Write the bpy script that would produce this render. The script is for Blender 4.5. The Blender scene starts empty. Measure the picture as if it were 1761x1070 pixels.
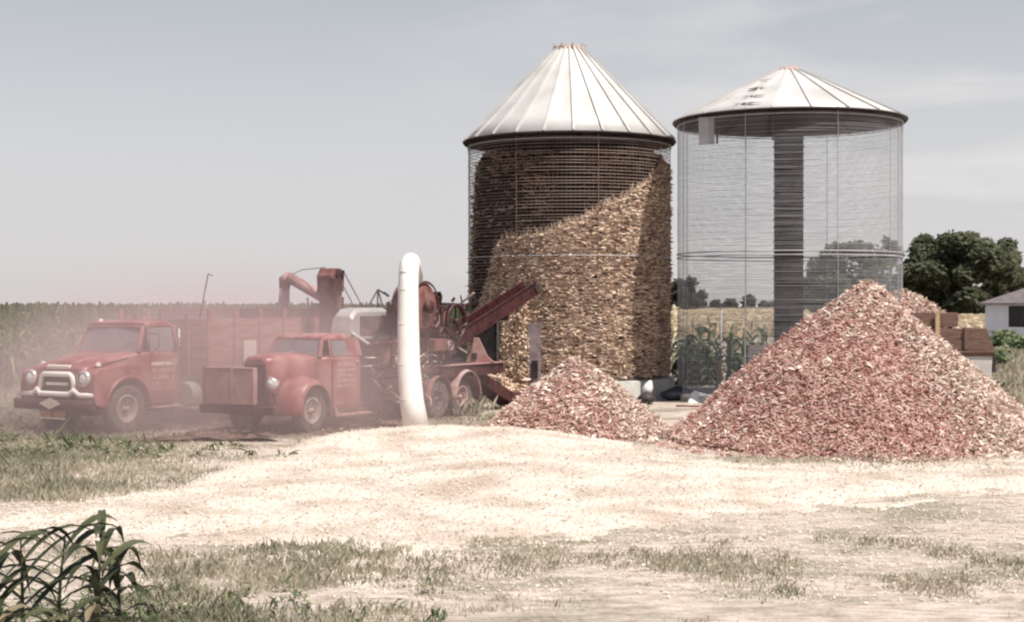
import bpy, bmesh, math, random
from math import sin, cos, pi, radians, sqrt, atan2
from mathutils import Vector, Matrix, noise as mn
random.seed(7)
R = random.Random(11)
S = bpy.context.scene
COL = S.collection
F = 2600.0; HZ = 522.0; CX = 880.5; CH = 2.5

def W(px, py, d):                      # a point of the place from its bearing and distance
    return Vector(((px-CX)/F*d, d, CH-(py-HZ)/F*d))
def lerp(a, b, t): return a+(b-a)*t
def sstep(a, b, x):
    t = max(0., min(1., (x-a)/(b-a))); return t*t*(3-2*t)
def fbm(x, y, s=1., o=4, seed=0.):
    v = 0; a = .5; f = s
    for _ in range(o):
        v += a*mn.noise(Vector((x*f+seed, y*f-seed, seed*.7))); a *= .5; f *= 2.03
    return v
def interp(tab, x):
    if x <= tab[0][0]: return tab[0][1]
    for (a, b), (c, d) in zip(tab, tab[1:]):
        if x <= c: return b+(d-b)*(x-a)/(c-a)
    return tab[-1][1]

# ---------------------------------------------------------------- materials
def mat(name, c, c2=None, scale=6, rough=.7, metal=0., bump=0., bscale=40, spec=.3, lo=.38, hi=.62, detail=5, coord='Object', stretch=None):
    m = bpy.data.materials.new(name); m.use_nodes = True
    nt = m.node_tree; N = nt.nodes; L = nt.links
    b = N['Principled BSDF']
    b.inputs['Roughness'].default_value = rough; b.inputs['Metallic'].default_value = metal
    b.inputs['Specular IOR Level'].default_value = spec
    b.inputs['Base Color'].default_value = (*c, 1)
    tc = N.new('ShaderNodeTexCoord'); out = tc.outputs[coord]
    if stretch:
        mp = N.new('ShaderNodeMapping'); mp.inputs['Scale'].default_value = stretch
        L.new(out, mp.inputs['Vector']); out = mp.outputs[0]
    if c2:
        n = N.new('ShaderNodeTexNoise'); n.inputs['Scale'].default_value = scale; n.inputs['Detail'].default_value = detail
        L.new(out, n.inputs['Vector'])
        r = N.new('ShaderNodeValToRGB'); r.color_ramp.elements[0].position = lo; r.color_ramp.elements[1].position = hi
        r.color_ramp.elements[0].color = (*c, 1); r.color_ramp.elements[1].color = (*c2, 1)
        L.new(n.outputs['Fac'], r.inputs['Fac']); L.new(r.outputs['Color'], b.inputs['Base Color'])
    if bump:
        n2 = N.new('ShaderNodeTexNoise'); n2.inputs['Scale'].default_value = bscale; n2.inputs['Detail'].default_value = 6
        L.new(out, n2.inputs['Vector'])
        bp = N.new('ShaderNodeBump'); bp.inputs['Strength'].default_value = bump; bp.inputs['Distance'].default_value = .05
        L.new(n2.outputs['Fac'], bp.inputs['Height']); L.new(bp.outputs['Normal'], b.inputs['Normal'])
    return m
def island(name, cols, rough=.8, trans=0., spec=.2, patch=None):
    """colour differs from piece to piece; patch = (scale, weight): pieces of a kind lie in patches"""
    m = bpy.data.materials.new(name); m.use_nodes = True
    nt = m.node_tree; N = nt.nodes; L = nt.links
    b = N['Principled BSDF']; b.inputs['Roughness'].default_value = rough; b.inputs['Specular IOR Level'].default_value = spec
    g = N.new('ShaderNodeNewGeometry'); r = N.new('ShaderNodeValToRGB')
    e = r.color_ramp.elements
    while len(e) < len(cols): e.new(.5)
    for i, (p, c) in enumerate(cols):
        e[i].position = p; e[i].color = (*c, 1)
    fac = g.outputs['Random Per Island']
    if patch:
        tc = N.new('ShaderNodeTexCoord'); n = N.new('ShaderNodeTexNoise'); n.inputs['Scale'].default_value = patch[0]; n.inputs['Detail'].default_value = 3
        L.new(tc.outputs['Object'], n.inputs['Vector'])
        mr = N.new('ShaderNodeMapRange'); mr.inputs['From Min'].default_value = .35; mr.inputs['From Max'].default_value = .65
        L.new(n.outputs['Fac'], mr.inputs['Value'])
        mx = N.new('ShaderNodeMix'); mx.inputs[0].default_value = patch[1]
        L.new(fac, mx.inputs[2]); L.new(mr.outputs[0], mx.inputs[3]); fac = mx.outputs[0]
    L.new(fac, r.inputs['Fac']); L.new(r.outputs['Color'], b.inputs['Base Color'])
    if trans:
        t = N.new('ShaderNodeBsdfTranslucent'); L.new(r.outputs['Color'], t.inputs['Color'])
        mx = N.new('ShaderNodeMixShader'); mx.inputs[0].default_value = trans
        o = N['Material Output']; L.new(b.outputs[0], mx.inputs[1]); L.new(t.outputs[0], mx.inputs[2]); L.new(mx.outputs[0], o.inputs['Surface'])
    return m

M = {}
M['red'] = mat('faded_red_paint', (.205, .052, .054), (.31, .15, .14), 2.4, .4, 0, .04, 30, .4)
M['red_dull'] = mat('dull_red_paint', (.13, .045, .043), (.22, .11, .10), 5, .6, 0, .1, 25, .3)
M['red_box'] = mat('grain_box_red', (.205, .06, .058), (.30, .145, .13), 2.2, .65, 0, .12, 18, .25, stretch=(1, 1, 5))
M['red_dark'] = mat('dark_red_iron', (.036, .010, .012), (.075, .024, .024), 7, .5, 0, .15, 30, .35)
M['pink'] = mat('sun_faded_red_sheet', (.30, .15, .145), (.38, .24, .225), 6, .6, 0, .05, 20)
M['white'] = mat('white_enamel', (.78, .76, .72), (.72, .69, .64), 5, .5, 0, .02, 30)
M['galv'] = mat('galvanised_sheet', (.33, .32, .32), (.42, .4, .39), 3, .5, .15, .03, 12, .4)
M['roof'] = mat('crib_roof_sheet', (.57, .56, .545), (.43, .41, .395), .9, .5, .1, .03, 6, .4, lo=.42, hi=.75)
M['roof_in'] = mat('shaded_roof_underside', (.045, .036, .034), (.07, .05, .045), 3, .85)
M['wire'] = mat('weathered_wire', (.36, .355, .385), (.46, .455, .48), 2, .6, .05)
M['wire_old'] = mat('rusty_wire', (.33, .26, .23), (.24, .17, .15), 2, .65, .2)
M['shaft'] = mat('dark_shaft_sheet', (.022, .018, .018), (.05, .035, .03), 2, .8, .1, .1, 20)
M['slat'] = mat('rust_slat', (.13, .085, .08), (.06, .04, .04), 5, .7)
M['concrete'] = mat('concrete', (.46, .44, .42), (.36, .34, .32), 3, .9, 0, .15, 30)
M['rust'] = mat('rusty_cap', (.34, .2, .175), (.42, .33, .3), 8, .8)
M['fender_pale'] = mat('chalky_fender_paint', (.40, .31, .29), (.3, .17, .16), 5, .65, 0, .05, 20)
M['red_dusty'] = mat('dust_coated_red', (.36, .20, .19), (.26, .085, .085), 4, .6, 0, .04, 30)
M['black'] = mat('black_iron', (.03, .025, .027), (.06, .045, .045), 8, .6)
M['rubber'] = mat('dusty_rubber', (.06, .052, .05), (.13, .105, .1), 9, .9, 0, .1, 40)
M['rim'] = mat('dusty_rim', (.36, .3, .28), (.25, .18, .17), 10, .6)
M['chrome'] = mat('dull_chrome', (.72, .7, .68), None, 1, .22, .6)
M['lens'] = mat('lamp_glass', (.72, .72, .74), None, 1, .08, 0, spec=.8)
M['bumper'] = mat('dark_bumper', (.05, .025, .028), (.1, .05, .05), 6, .5)
M['cream'] = mat('placard_cream', (.62, .56, .49), (.54, .48, .42), 12, .8)
M['tan_panel'] = mat('dusty_tan_panel', (.27, .15, .14), (.35, .235, .215), 3.5, .75, 0, .05, 20)
M['plate'] = mat('plate_orange', (.36, .16, .08), (.28, .12, .07), 20, .6)
M['letter'] = mat('faded_white_lettering', (.66, .56, .53), (.48, .3, .28), 26, .7)
M['seat'] = mat('dark_seat', (.045, .03, .028), (.07, .05, .045), 8, .9)
M['wood'] = mat('brown_boards', (.125, .072, .058), (.20, .125, .10), 4, .85, 0, .25, 14, stretch=(1, 6, 9))
M['wood_pale'] = mat('pale_board', (.5, .36, .22), (.42, .29, .18), 8, .85)
M['wood_grey'] = mat('grey_weathered_board', (.17, .13, .14), (.25, .2, .2), 5, .9, 0, .2, 20)
M['wagon'] = mat('off_white_wagon_panel', (.56, .54, .53), (.45, .42, .4), 3, .6)
M['house'] = mat('white_house_siding', (.56, .59, .66), (.5, .53, .6), 1, .8)
M['house_roof'] = mat('house_roof_shingle', (.165, .14, .145), (.12, .1, .105), 3, .95, 0, .2, 8)
M['pane'] = mat('dark_window_pane', (.02, .02, .024), None, 1, .12, 0, spec=.5)
M['bark'] = mat('bark', (.09, .065, .05), (.13, .1, .08), 5, .95, 0, .4, 12)
M['cloth'] = mat('white_cloth', (.8, .79, .78), (.72, .71, .7), 5, .85)
M['soil_and_shade'] = mat('dark_soil_and_shade', (.075, .047, .042), (.2, .135, .115), 5, .95)
M['blueish'] = mat('blue_grey_tarp', (.035, .04, .06), (.06, .065, .085), 4, .7)
def glass_mat():
    m = mat('cab_glass', (.26, .235, .25), None, 1, .07, 0, spec=.6)  # base colour lightened to stand for sky reflected in the glass
    m.node_tree.nodes['Principled BSDF'].inputs['Alpha'].default_value = .5
    return m
M['glass'] = glass_mat()
M['cob'] = island('red_cobs', [(0, (.16, .058, .053)), (.18, (.30, .125, .11)), (.42, (.47, .275, .235)), (.7, (.61, .44, .375)), (1, (.76, .66, .58))], .85, patch=(4.5, .4))
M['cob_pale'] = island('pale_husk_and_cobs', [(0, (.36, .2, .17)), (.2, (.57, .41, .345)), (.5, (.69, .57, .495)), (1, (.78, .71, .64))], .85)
M['cob_core'] = mat('packed_cobs', (.14, .055, .048), (.46, .29, .24), 16, .9, 0, 1, 22, detail=8)
M['trash'] = island('stalk_trash', [(0, (.09, .05, .045)), (.5, (.24, .15, .13)), (.8, (.4, .29, .24)), (1, (.58, .47, .38))], .9)
M['corn_core'] = mat('ear_gap_shade', (.035, .022, .018), (.11, .07, .05), 14, .95, 0, 1, 22, detail=8)  # dark core: shade between the ears and in the hollow put into colour
M['ear'] = island('ear_corn', [(0, (.13, .07, .06)), (.2, (.36, .235, .175)), (.45, (.60, .44, .33)), (.8, (.76, .6, .455)), (1, (.86, .755, .63))], .7, patch=(2.2, .3))
M['husk'] = island('husk_chaff', [(0, (.33, .2, .15)), (.08, (.48, .36, .285)), (.22, (.62, .535, .45)), (1, (.745, .69, .615))], .9, .15, patch=(.7, .3))
M['leaf'] = island('tree_leaf', [(0, (.045, .054, .032)), (.5, (.085, .095, .056)), (1, (.145, .15, .095))], .75, .25)
M['leaf_far'] = island('far_leaf', [(0, (.035, .042, .03)), (1, (.075, .08, .055))], .8, .2)
M['corn'] = island('corn_leaf', [(0, (.035, .058, .022)), (.5, (.082, .118, .045)), (.85, (.135, .165, .075)), (1, (.27, .26, .15))], .6, .25, .35)
M['corn_near'] = island('near_corn_leaf', [(0, (.028, .034, .017)), (.6, (.055, .062, .03)), (.9, (.1, .105, .055)), (1, (.3, .24, .16))], .45, .18, .4)
M['grass'] = island('dry_grass_blade', [(0, (.13, .135, .085)), (.22, (.27, .262, .18)), (.55, (.46, .42, .325)), (1, (.69, .62, .51))], .85, .2, patch=(.6, .45))
M['wheat'] = island('ripe_wheat', [(0, (.54, .44, .31)), (.5, (.64, .54, .40)), (1, (.74, .64, .5))], .9, .15)

def ground_mat():
    m = bpy.data.materials.new('dry_farmyard'); m.use_nodes = True
    nt = m.node_tree; N = nt.nodes; L = nt.links; b = N['Principled BSDF']; b.inputs['Roughness'].default_value = 1; b.inputs['Specular IOR Level'].default_value = .1
    tc = N.new('ShaderNodeTexCoord')
    def noi(s, d=6, st=None):
        n = N.new('ShaderNodeTexNoise'); n.inputs['Scale'].default_value = s; n.inputs['Detail'].default_value = d; n.inputs['Roughness'].default_value = .62
        v = tc.outputs['Object']
        if st:
            mp = N.new('ShaderNodeMapping'); mp.inputs['Scale'].default_value = st; L.new(v, mp.inputs['Vector']); v = mp.outputs[0]
        L.new(v, n.inputs['Vector']); return n.outputs['Fac']
    def ramp(f, st):
        r = N.new('ShaderNodeValToRGB'); e = r.color_ramp.elements
        while len(e) < len(st): e.new(.5)
        for i, (p, c) in enumerate(st): e[i].position = p; e[i].color = (*c, 1)
        L.new(f, r.inputs['Fac']); return r.outputs['Color']
    base = ramp(noi(5, 10, (.6, 1.5, 1)), [(.26, (.2, .145, .12)), (.40, (.385, .31, .265)), (.54, (.53, .455, .40)), (.75, (.64, .57, .51))])
    green = ramp(noi(14, 6), [(.3, (.15, .135, .10)), (.55, (.31, .275, .215)), (.75, (.47, .42, .345))])
    mask = ramp(noi(.5, 9, (1, 1.6, 1)), [(.47, (0, 0, 0)), (.6, (1, 1, 1))])
    mx = N.new('ShaderNodeMix'); mx.data_type = 'RGBA'
    L.new(mask, mx.inputs[0]); L.new(base, mx.inputs[6]); L.new(green, mx.inputs[7])
    L.new(mx.outputs[2], b.inputs['Base Color'])
    bp = N.new('ShaderNodeBump'); bp.inputs['Strength'].default_value = .6; bp.inputs['Distance'].default_value = .06
    L.new(noi(22, 8), bp.inputs['Height']); L.new(bp.outputs[0], b.inputs['Normal'])
    return m
M['ground'] = ground_mat()
M['field'] = mat('golden_field', (.54, .45, .33), (.64, .55, .42), .3, .95, 0, .2, 6, stretch=(1, .3, 1))
M['canopy'] = mat('corn_canopy', (.08, .09, .05), (.16, .165, .1), .8, .9, 0, .6, 4)
M['chaff'] = mat('chaff_mat', (.47, .375, .31), (.68, .615, .545), .9, .95, 0, .8, 34, lo=.34, hi=.56, detail=12)

# ---------------------------------------------------------------- mesh builder
class MB:
    def __init__(s): s.v = []; s.f = []; s.sm = []
    def add(s, vs, fs, smooth=False):
        o = len(s.v); s.v += [tuple(v) for v in vs]
        s.f += [tuple(i+o for i in f) for f in fs]; s.sm += [smooth]*len(fs); return s
    def box(s, x0, x1, y0, y1, z0, z1, mx=None):
        vs = [Vector((x, y, z)) for z in (z0, z1) for x, y in ((x0, y0), (x1, y0), (x1, y1), (x0, y1))]
        if mx: vs = [mx @ v for v in vs]
        return s.add(vs, [(3, 2, 1, 0), (4, 5, 6, 7), (0, 1, 5, 4), (1, 2, 6, 5), (2, 3, 7, 6), (3, 0, 4, 7)])
    def bar(s, a, b, w, h=None, up=(0, 0, 1)):        # a squared bar from a to b
        a = Vector(a); b = Vector(b); h = h or w; d = (b-a).normalized(); u = Vector(up)
        if abs(d.dot(u)) > .98: u = Vector((1, 0, 0))
        r = d.cross(u).normalized(); u = r.cross(d)
        vs = [p+r*i*w/2+u*j*h/2 for p in (a, b) for i, j in ((-1, -1), (1, -1), (1, 1), (-1, 1))]
        return s.add(vs, [(3, 2, 1, 0), (4, 5, 6, 7), (0, 1, 5, 4), (1, 2, 6, 5), (2, 3, 7, 6), (3, 0, 4, 7)])
    def tube(s, pts, r, n=10, cap=True, closed=False):
        pts = [Vector(p) for p in pts]; k = len(pts); rs = r if isinstance(r, (list, tuple)) else [r]*k
        vs = []; pu = None
        for i, p in enumerate(pts):
            if closed: t = (pts[(i+1) % k]-pts[i-1]).normalized()
            else: t = (pts[min(i+1, k-1)]-pts[max(i-1, 0)]).normalized()
            if pu is None:
                u = Vector((0, 0, 1)) if abs(t.z) < .9 else Vector((1, 0, 0))
            else: u = pu
            u = (u-t*u.dot(t)).normalized(); w = t.cross(u); pu = u
            vs += [p+(u*cos(2*pi*j/n)+w*sin(2*pi*j/n))*rs[i] for j in range(n)]
        fs = [(i*n+j, i*n+(j+1) % n, ((i+1) % k)*n+(j+1) % n, ((i+1) % k)*n+j) for i in range(k if closed else k-1) for j in range(n)]
        s.add(vs, fs, True)
        if cap and not closed:
            o = len(s.v)-len(vs)
            s.f += [tuple(o+j for j in reversed(range(n))), tuple(o+(k-1)*n+j for j in range(n))]; s.sm += [False]*2
        return s
    def lathe(s, prof, c=(0, 0, 0), axis='z', n=24, mx=None):
        c = Vector(c); vs = []
        for r, h in prof:
            for j in range(n):
                a = 2*pi*j/n
                v = Vector((r*cos(a), r*sin(a), h)) if axis == 'z' else (Vector((r*cos(a), h, r*sin(a))) if axis == 'y' else Vector((h, r*cos(a), r*sin(a))))
                vs.append((mx @ v if mx else v)+c)
        k = len(prof)
        return s.add(vs, [(i*n+j, i*n+(j+1) % n, (i+1)*n+(j+1) % n, (i+1)*n+j) for i in range(k-1) for j in range(n)], True)
    def loft(s, secs, cap=True, smooth=True):
        n = len(secs[0]); vs = [v for q in secs for v in q]
        s.add(vs, [(i*n+j, i*n+(j+1) % n, (i+1)*n+(j+1) % n, (i+1)*n+j) for i in range(len(secs)-1) for j in range(n)], smooth)
        if cap:
            o = len(s.v)-len(vs); k = len(secs)
            s.f += [tuple(o+j for j in reversed(range(n))), tuple(o+(k-1)*n+j for j in range(n))]; s.sm += [False]*2
        return s
    def prism(s, poly, y0, y1, mx=None):             # outline in xz, run along y
        n = len(poly); vs = [Vector((x, y, z)) for y in (y0, y1) for x, z in poly]
        if mx: vs = [mx @ v for v in vs]
        return s.add(vs, [tuple(range(n)), tuple(reversed(range(n, 2*n)))]+[(j, j+n, (j+1) % n+n, (j+1) % n) for j in range(n)])
    def build(s, name, m, parent=None, bevel=0., seg=2, solid=0., recalc=True):
        me = bpy.data.meshes.new(name); me.from_pydata(s.v, [], s.f); me.update()
        me.polygons.foreach_set('use_smooth', s.sm)
        if recalc:
            bm = bmesh.new(); bm.from_mesh(me); bmesh.ops.recalc_face_normals(bm, faces=bm.faces); bm.to_mesh(me); bm.free()
        me.materials.append(M[m] if isinstance(m, str) else m)
        o = bpy.data.objects.new(name, me); COL.objects.link(o)
        if parent: o.parent = parent
        if solid:
            q = o.modifiers.new('thick', 'SOLIDIFY'); q.thickness = solid; q.offset = 0
        if bevel:
            q = o.modifiers.new('edge', 'BEVEL'); q.width = bevel; q.segments = seg; q.limit_method = 'ANGLE'; q.angle_limit = radians(35)
            me.polygons.foreach_set('use_smooth', [True]*len(me.polygons))
            q = o.modifiers.new('wn', 'WEIGHTED_NORMAL')
        return o
def tag(o, label, cat=None, group=None, kind=None):
    if label: o['label'] = label
    if cat: o['category'] = cat
    if group: o['group'] = group
    if kind: o['kind'] = kind
    return o
def thing(name, label, cat, loc=(0, 0, 0), rz=0, group=None):
    o = bpy.data.objects.new(name, None); COL.objects.link(o); o.location = loc; o.rotation_euler = (0, 0, rz); o.empty_display_size = .2
    return tag(o, label, cat, group)
def copy_tree(o, parent=None):
    c = o.copy(); COL.objects.link(c)
    if parent: c.parent = parent
    for ch in list(o.children): copy_tree(ch, c)
    return c

# ---------------------------------------------------------------- the land
def gz(x, y):
    a = sstep(70, 40, y)
    return a*(.05*fbm(x, y, .22, 3, 3.1)+.03*fbm(x, y, 1.3, 2, 8.))
def ground():
    mb = MB(); ys = [2.0]
    while ys[-1] < 60: ys.append(ys[-1]+.3)
    while ys[-1] < 4000: ys.append(ys[-1]*1.12)
    xs = [-28+.35*i for i in range(161)]
    ext = []; v = 32
    while v < 3200: ext.append(v); v *= 1.35
    xs = [-e for e in reversed(ext)]+xs+ext
    nx = len(xs)
    vs = [(x, y, gz(x, y)) for y in ys for x in xs]
    fs = [(j*nx+i, j*nx+i+1, (j+1)*nx+i+1, (j+1)*nx+i) for j in range(len(ys)-1) for i in range(nx-1)]
    mb.add(vs, fs, True)
    # ground behind the camera as well
    mb.add([(-3000, -600, 0), (3000, -600, 0), (3000, 2, -.05), (-3000, 2, -.05)], [(0, 1, 2, 3)])
    tag(mb.build('ground', 'ground', recalc=False), 'trampled dry farmyard ground with patches of weeds', None, None, 'structure')
ground()

# ripe grain field on the right, seen past and through the wire crib
def wheat():
    mb = MB()
    mb.add([(-60, 112, .02), (420, 112, .02), (900, 1500, .02), (-400, 1500, .02)], [(0, 1, 2, 3)])
    tag(mb.build('field', 'field'), 'flat golden stubble ground of the grain field', None, None, 'structure')
    mb = MB(); y = 112.; k = 0
    while y < 640:
        x0, x1 = .085*y-3, .37*y
        n = int((x1-x0)*(5.5 if y < 150 else 3.2 if y < 260 else 1.6))
        for _ in range(n):
            x = R.uniform(x0, x1); yy = y+R.uniform(-.6, .6); h = R.uniform(.75, 1.0); w = .05+y*.0009; a = R.uniform(0, pi)
            c, s_ = cos(a)*w, sin(a)*w; lx, ly = R.uniform(-.12, .12), R.uniform(-.12, .12)
            mb.add([(x-c, yy-s_, 0), (x+c, yy+s_, 0), (x+c*1.6+lx, yy+s_*1.6+ly, h), (x-c*1.6+lx, yy-s_*1.6+ly, h*.95)], [(0, 1, 2, 3)])
        y += 1.1+max(0, y-112)*.02
    tag(mb.build('wheat', 'wheat', recalc=False), 'ripe golden grain standing in the field beyond the cribs', None, None, 'stuff')
wheat()

# ---------------------------------------------------------------- maize
def ribbon(mb, base, az, L, w, rise, droop, n=5, twist=0.):
    d = Vector((cos(az), sin(az), 0)); side = Vector((-sin(az), cos(az), 0)); vs = []
    for i in range(n+1):
        t = i/n
        p = base+d*(L*(t-.18*t*t*droop))+Vector((0, 0, L*(rise*t-droop*t*t)))
        ww = w*(.55+1.2*t*(1-t)*1.6)*(1-t**3) if t < 1 else .002
        s2 = side*cos(twist*t)+Vector((0, 0, 1))*sin(twist*t)
        vs += [p-s2*ww/2-Vector((0, 0, .0)), p+Vector((0, 0, -.18*ww)), p+s2*ww/2]
    fs = []
    for i in range(n):
        for j in range(2): fs.append((i*3+j, i*3+j+1, i*3+j+4, i*3+j+3))
    mb.add(vs, fs, True)
def maize_plant(st, lf, x, y, z, H, nl, LL, lw, rnd, seg=5, tassel=True):
    lean = Vector((rnd.uniform(-.06, .06), rnd.uniform(-.06, .06), 0))
    top = Vector((x, y, z+H*.86))+lean*H
    st.tube([(x, y, z-.05), Vector((x, y, z+H*.45))+lean*H*.4, top], [.016, .013, .006], 5, False)
    a = rnd.uniform(0, pi)
    for i in range(nl):
        t = (i+.8)/(nl+.4)
        b = Vector((x, y, z+H*.82*t))+lean*H*t
        a += pi+rnd.uniform(-.5, .5)
        ribbon(lf, b, a, LL*(.7+.5*sin(pi*min(1, t*1.05)))*rnd.uniform(.8, 1.15), lw*rnd.uniform(.8, 1.15), rnd.uniform(.75, 1.25), rnd.uniform(.75, 1.35), seg, rnd.uniform(-.7, .7))
    if tassel:
        for _ in range(4):
            q = top+Vector((rnd.uniform(-.09, .09), rnd.uniform(-.09, .09), H*.13*rnd.uniform(.7, 1.1)))
            lf.bar(top-Vector((0, 0, .05)), q, .012)
def cornfield():
    lf = MB(); y = 40.; row = 0
    while y < 330:
        xl = -.42*y-3; xr = .075*y-2.2 if y > 44 else -2.5
        near = y < 47
        stepx = .34 if near else (.5+.012*(y-47))
        x = xl
        while x < xr:
            xx = x+R.uniform(-.12, .12); yy = y+R.uniform(-.15, .15); H = R.uniform(2.0, 2.5)+.12*fbm(x, y, .3, 2)
            if near:
                maize_plant(lf, lf, xx, yy, 0, H, 9, .95, .1, R, 4)
            else:
                k = 4 if y < 90 else 3
                for i in range(k):
                    b = Vector((xx, yy, H*R.uniform(.55, .85)))
                    ribbon(lf, b, R.uniform(0, 2*pi), R.uniform(.6, .9)*(1+.002*y), (.1+.0012*y), R.uniform(.8, 1.3), R.uniform(.8, 1.4), 2)
                lf.bar((xx, yy, H*.7), (xx+R.uniform(-.05, .05), yy, H+R.uniform(0, .1)), .03+.0005*y)
            x += stepx
        y += .95 if y < 60 else .95+(y-60)*.05
    # closed mass of leaves further in
    nx, ny = 60, 60; vs = []
    for j in range(ny):
        yy = 45+(j/(ny-1))**2.2*900
        for i in range(nx):
            xx = lerp(-.6*yy, .07*yy-2.5, i/(nx-1))
            vs.append((xx, yy, (1.75+.25*fbm(xx, yy, .5, 3)) if j else 0.))
    lf.add(vs, [(j*nx+i, j*nx+i+1, (j+1)*nx+i+1, (j+1)*nx+i) for j in range(ny-1) for i in range(nx-1)], True)
    tag(lf.build('cornfield', 'corn', recalc=False), 'tall green maize field stretching to the horizon behind the trucks', None, None, 'stuff')
cornfield()

def maize_thing(px, d, H, nl, LL, lw, label, group, m='corn', seed=1, seg=7, tassel=False, x=None):
    r = random.Random(seed); x = (px-CX)/F*d
    t = thing('corn_plant', label, 'plant', (x, d, gz(x, d)), r.uniform(0, 6.28), group)
    st = MB(); lf = MB(); maize_plant(st, lf, 0, 0, 0, H, nl, LL, lw, r, seg, tassel)
    st.build('stalk', m, t); lf.build('leaves', m, t, recalc=False)
    return t
for i, (px, d, H, nl, LL, lab) in enumerate([
        (166, 11.3, .95, 9, .5, 'dark corn plant with upright stalk, tallest at the right of the near left corner'),
        (98, 11.6, .78, 9, .62, 'drooping dark corn plant second from the right in the near corner'),
        (40, 10.9, .86, 10, .7, 'leafy corn plant with long arching leaves left of the drooping one'),
        (-25, 10.5, .9, 9, .7, 'corn plant cut off by the left edge of the photo'),
        (205, 11.9, .62, 8, .5, 'short corn plant just right of the upright stalk, its leaf tips pointing right'),
        (122, 10.2, .45, 8, .55, 'low sprawling corn plant lowest in the near left corner')]):
    maize_thing(px, d, H*1.08, nl+4, LL*1.1, .084, lab, 'corn plants in the near left corner', 'corn_near', 20+i*3)
for i, (px, d, H, lab) in enumerate([
        (1178, 44.6, 1.9, 'tall corn plant growing against the left edge of the empty crib'),
        (1192, 45.4, 2.1, 'corn plant second from the left behind the empty crib wire'),
        (1205, 44.3, 2.0, 'corn plant third from the left behind the empty crib wire'),
        (1218, 45.6, 2.2, 'tallest corn plant behind the empty crib wire'),
        (1231, 44.5, 1.9, 'corn plant just left of the thin steel pole'),
        (1256, 46.2, 1.9, 'corn plant just right of the thin steel pole behind the grey plank'),
        (1276, 45.0, 1.8, 'corn plant between the grey plank and the crate'),
        (1293, 45.8, 2.0, 'corn plant standing beside the weathered crate'),
        (1308, 47.0, 1.9, 'rightmost corn plant close to the dark shaft'),
        (1158, 46.0, 1.7, 'corn plant in the gap between the two cribs')]):
    maize_thing(px, d, H, 13, 1.0, .14, lab, 'corn plants behind the empty crib', 'corn', 60+i, 5, True)

# ---------------------------------------------------------------- chaff spread over the yard
def W0(px, py):
    d = F*CH/(py-HZ); return ((px-CX)/F*d, d)
CH_TOP = [(-300, 905), (0, 880), (120, 862), (300, 838), (420, 800), (500, 775), (600, 752), (700, 737), (800, 742), (900, 752), (1020, 768), (1150, 788), (1300, 800), (1500, 796), (1761, 785), (2100, 770)]
CH_BOT = [(-300, 925), (0, 935), (150, 958), (300, 968), (450, 962), (700, 955), (850, 945), (1000, 930), (1150, 905), (1300, 880), (1500, 858), (1761, 832), (2100, 810)]
def chaff_h(x, y):
    px = CX+F*x/y; py = HZ+F*CH/y
    a = interp(CH_TOP, px); b = interp(CH_BOT, px)
    da = F*CH/(a-HZ); db = F*CH/(b-HZ)               # far and near depth of the spread here
    n = fbm(x, y, .45, 5, 2.)*3.6+fbm(x, y, 1.7, 4, 6.)*2.0
    e = min((da-y)*1.0+n*.5, (y-db)*1.1+n)
    h = .10*sstep(-1.8, 2.4, e)-.05+.035*fbm(x, y, 3.3, 3, 9.)
    # low heaps where the blower threw the husks
    for hx, hy, rr, hh in ((-1.4, 27.6, 1.5, .16), (.4, 26.6, 1.9, .23), (-2.9, 26.6, 1.8, .15), (1.0, 22.6, 2.4, .14), (-.4, 20.6, 2.0, .10), (4.5, 21.5, 3.0, .05), (-4.2, 22.5, 2.5, .06)):
        q = ((x-hx)**2+((y-hy)*.9)**2)/(rr*rr)
        h += hh*math.exp(-q*1.7)*sstep(-1.2, .5, e)
    return h+.035*fbm(x, y, 2.2, 3, 5.)
def chaff():
    mb = MB(); xs = [-12+.16*i for i in range(156)]; ys = [12+.16*i for i in range(118)]; nx = len(xs)
    H = [[chaff_h(x, y)+gz(x, y) for x in xs] for y in ys]
    mb.add([(x, y, H[j][i]) for j, y in enumerate(ys) for i, x in enumerate(xs)], [(j*nx+i, j*nx+i+1, (j+1)*nx+i+1, (j+1)*nx+i) for j in range(len(ys)-1) for i in range(nx-1)], True)
    o = mb.build('chaff', 'chaff', recalc=False); o.data.materials.append(M['husk'])
    lf = MB(); k = 0
    while k < 62000:
        y = 12.5+18.0*R.random()**.8; x = R.uniform(-.36*y, .36*y)
        h = chaff_h(x, y)
        if h < .0 and R.random() > .85*sstep(-.10, 0, h)+.2: continue
        z = gz(x, y)+max(h, 0)+.008; a = R.uniform(0, 2*pi); L = R.uniform(.018, .065)*(1.35 if R.random() < .15 else 1); w = L*R.uniform(.18, .45)
        d = Vector((cos(a), sin(a), R.uniform(-.2, .5))); s_ = Vector((-sin(a), cos(a), R.uniform(-.5, .5)))*w
        p = Vector((x, y, z)); c = Vector((0, 0, R.uniform(0, .02)))
        lf.add([p-d*L/2, p-s_/2+c, p+d*L/2, p+s_/2+c], [(0, 1, 2, 3)]); k += 1
    me = bpy.data.meshes.new('husks'); me.from_pydata(lf.v, [], lf.f)
    bm = bmesh.new(); bm.from_mesh(o.data); n0 = len(bm.faces); bm.from_mesh(me); bm.faces.ensure_lookup_table()
    for f in bm.faces[n0:]: f.material_index = 1
    bm.to_mesh(o.data); bm.free()
    tag(o, 'pale corn husks and chaff blown over the yard', None, None, 'stuff')
chaff()

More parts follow.
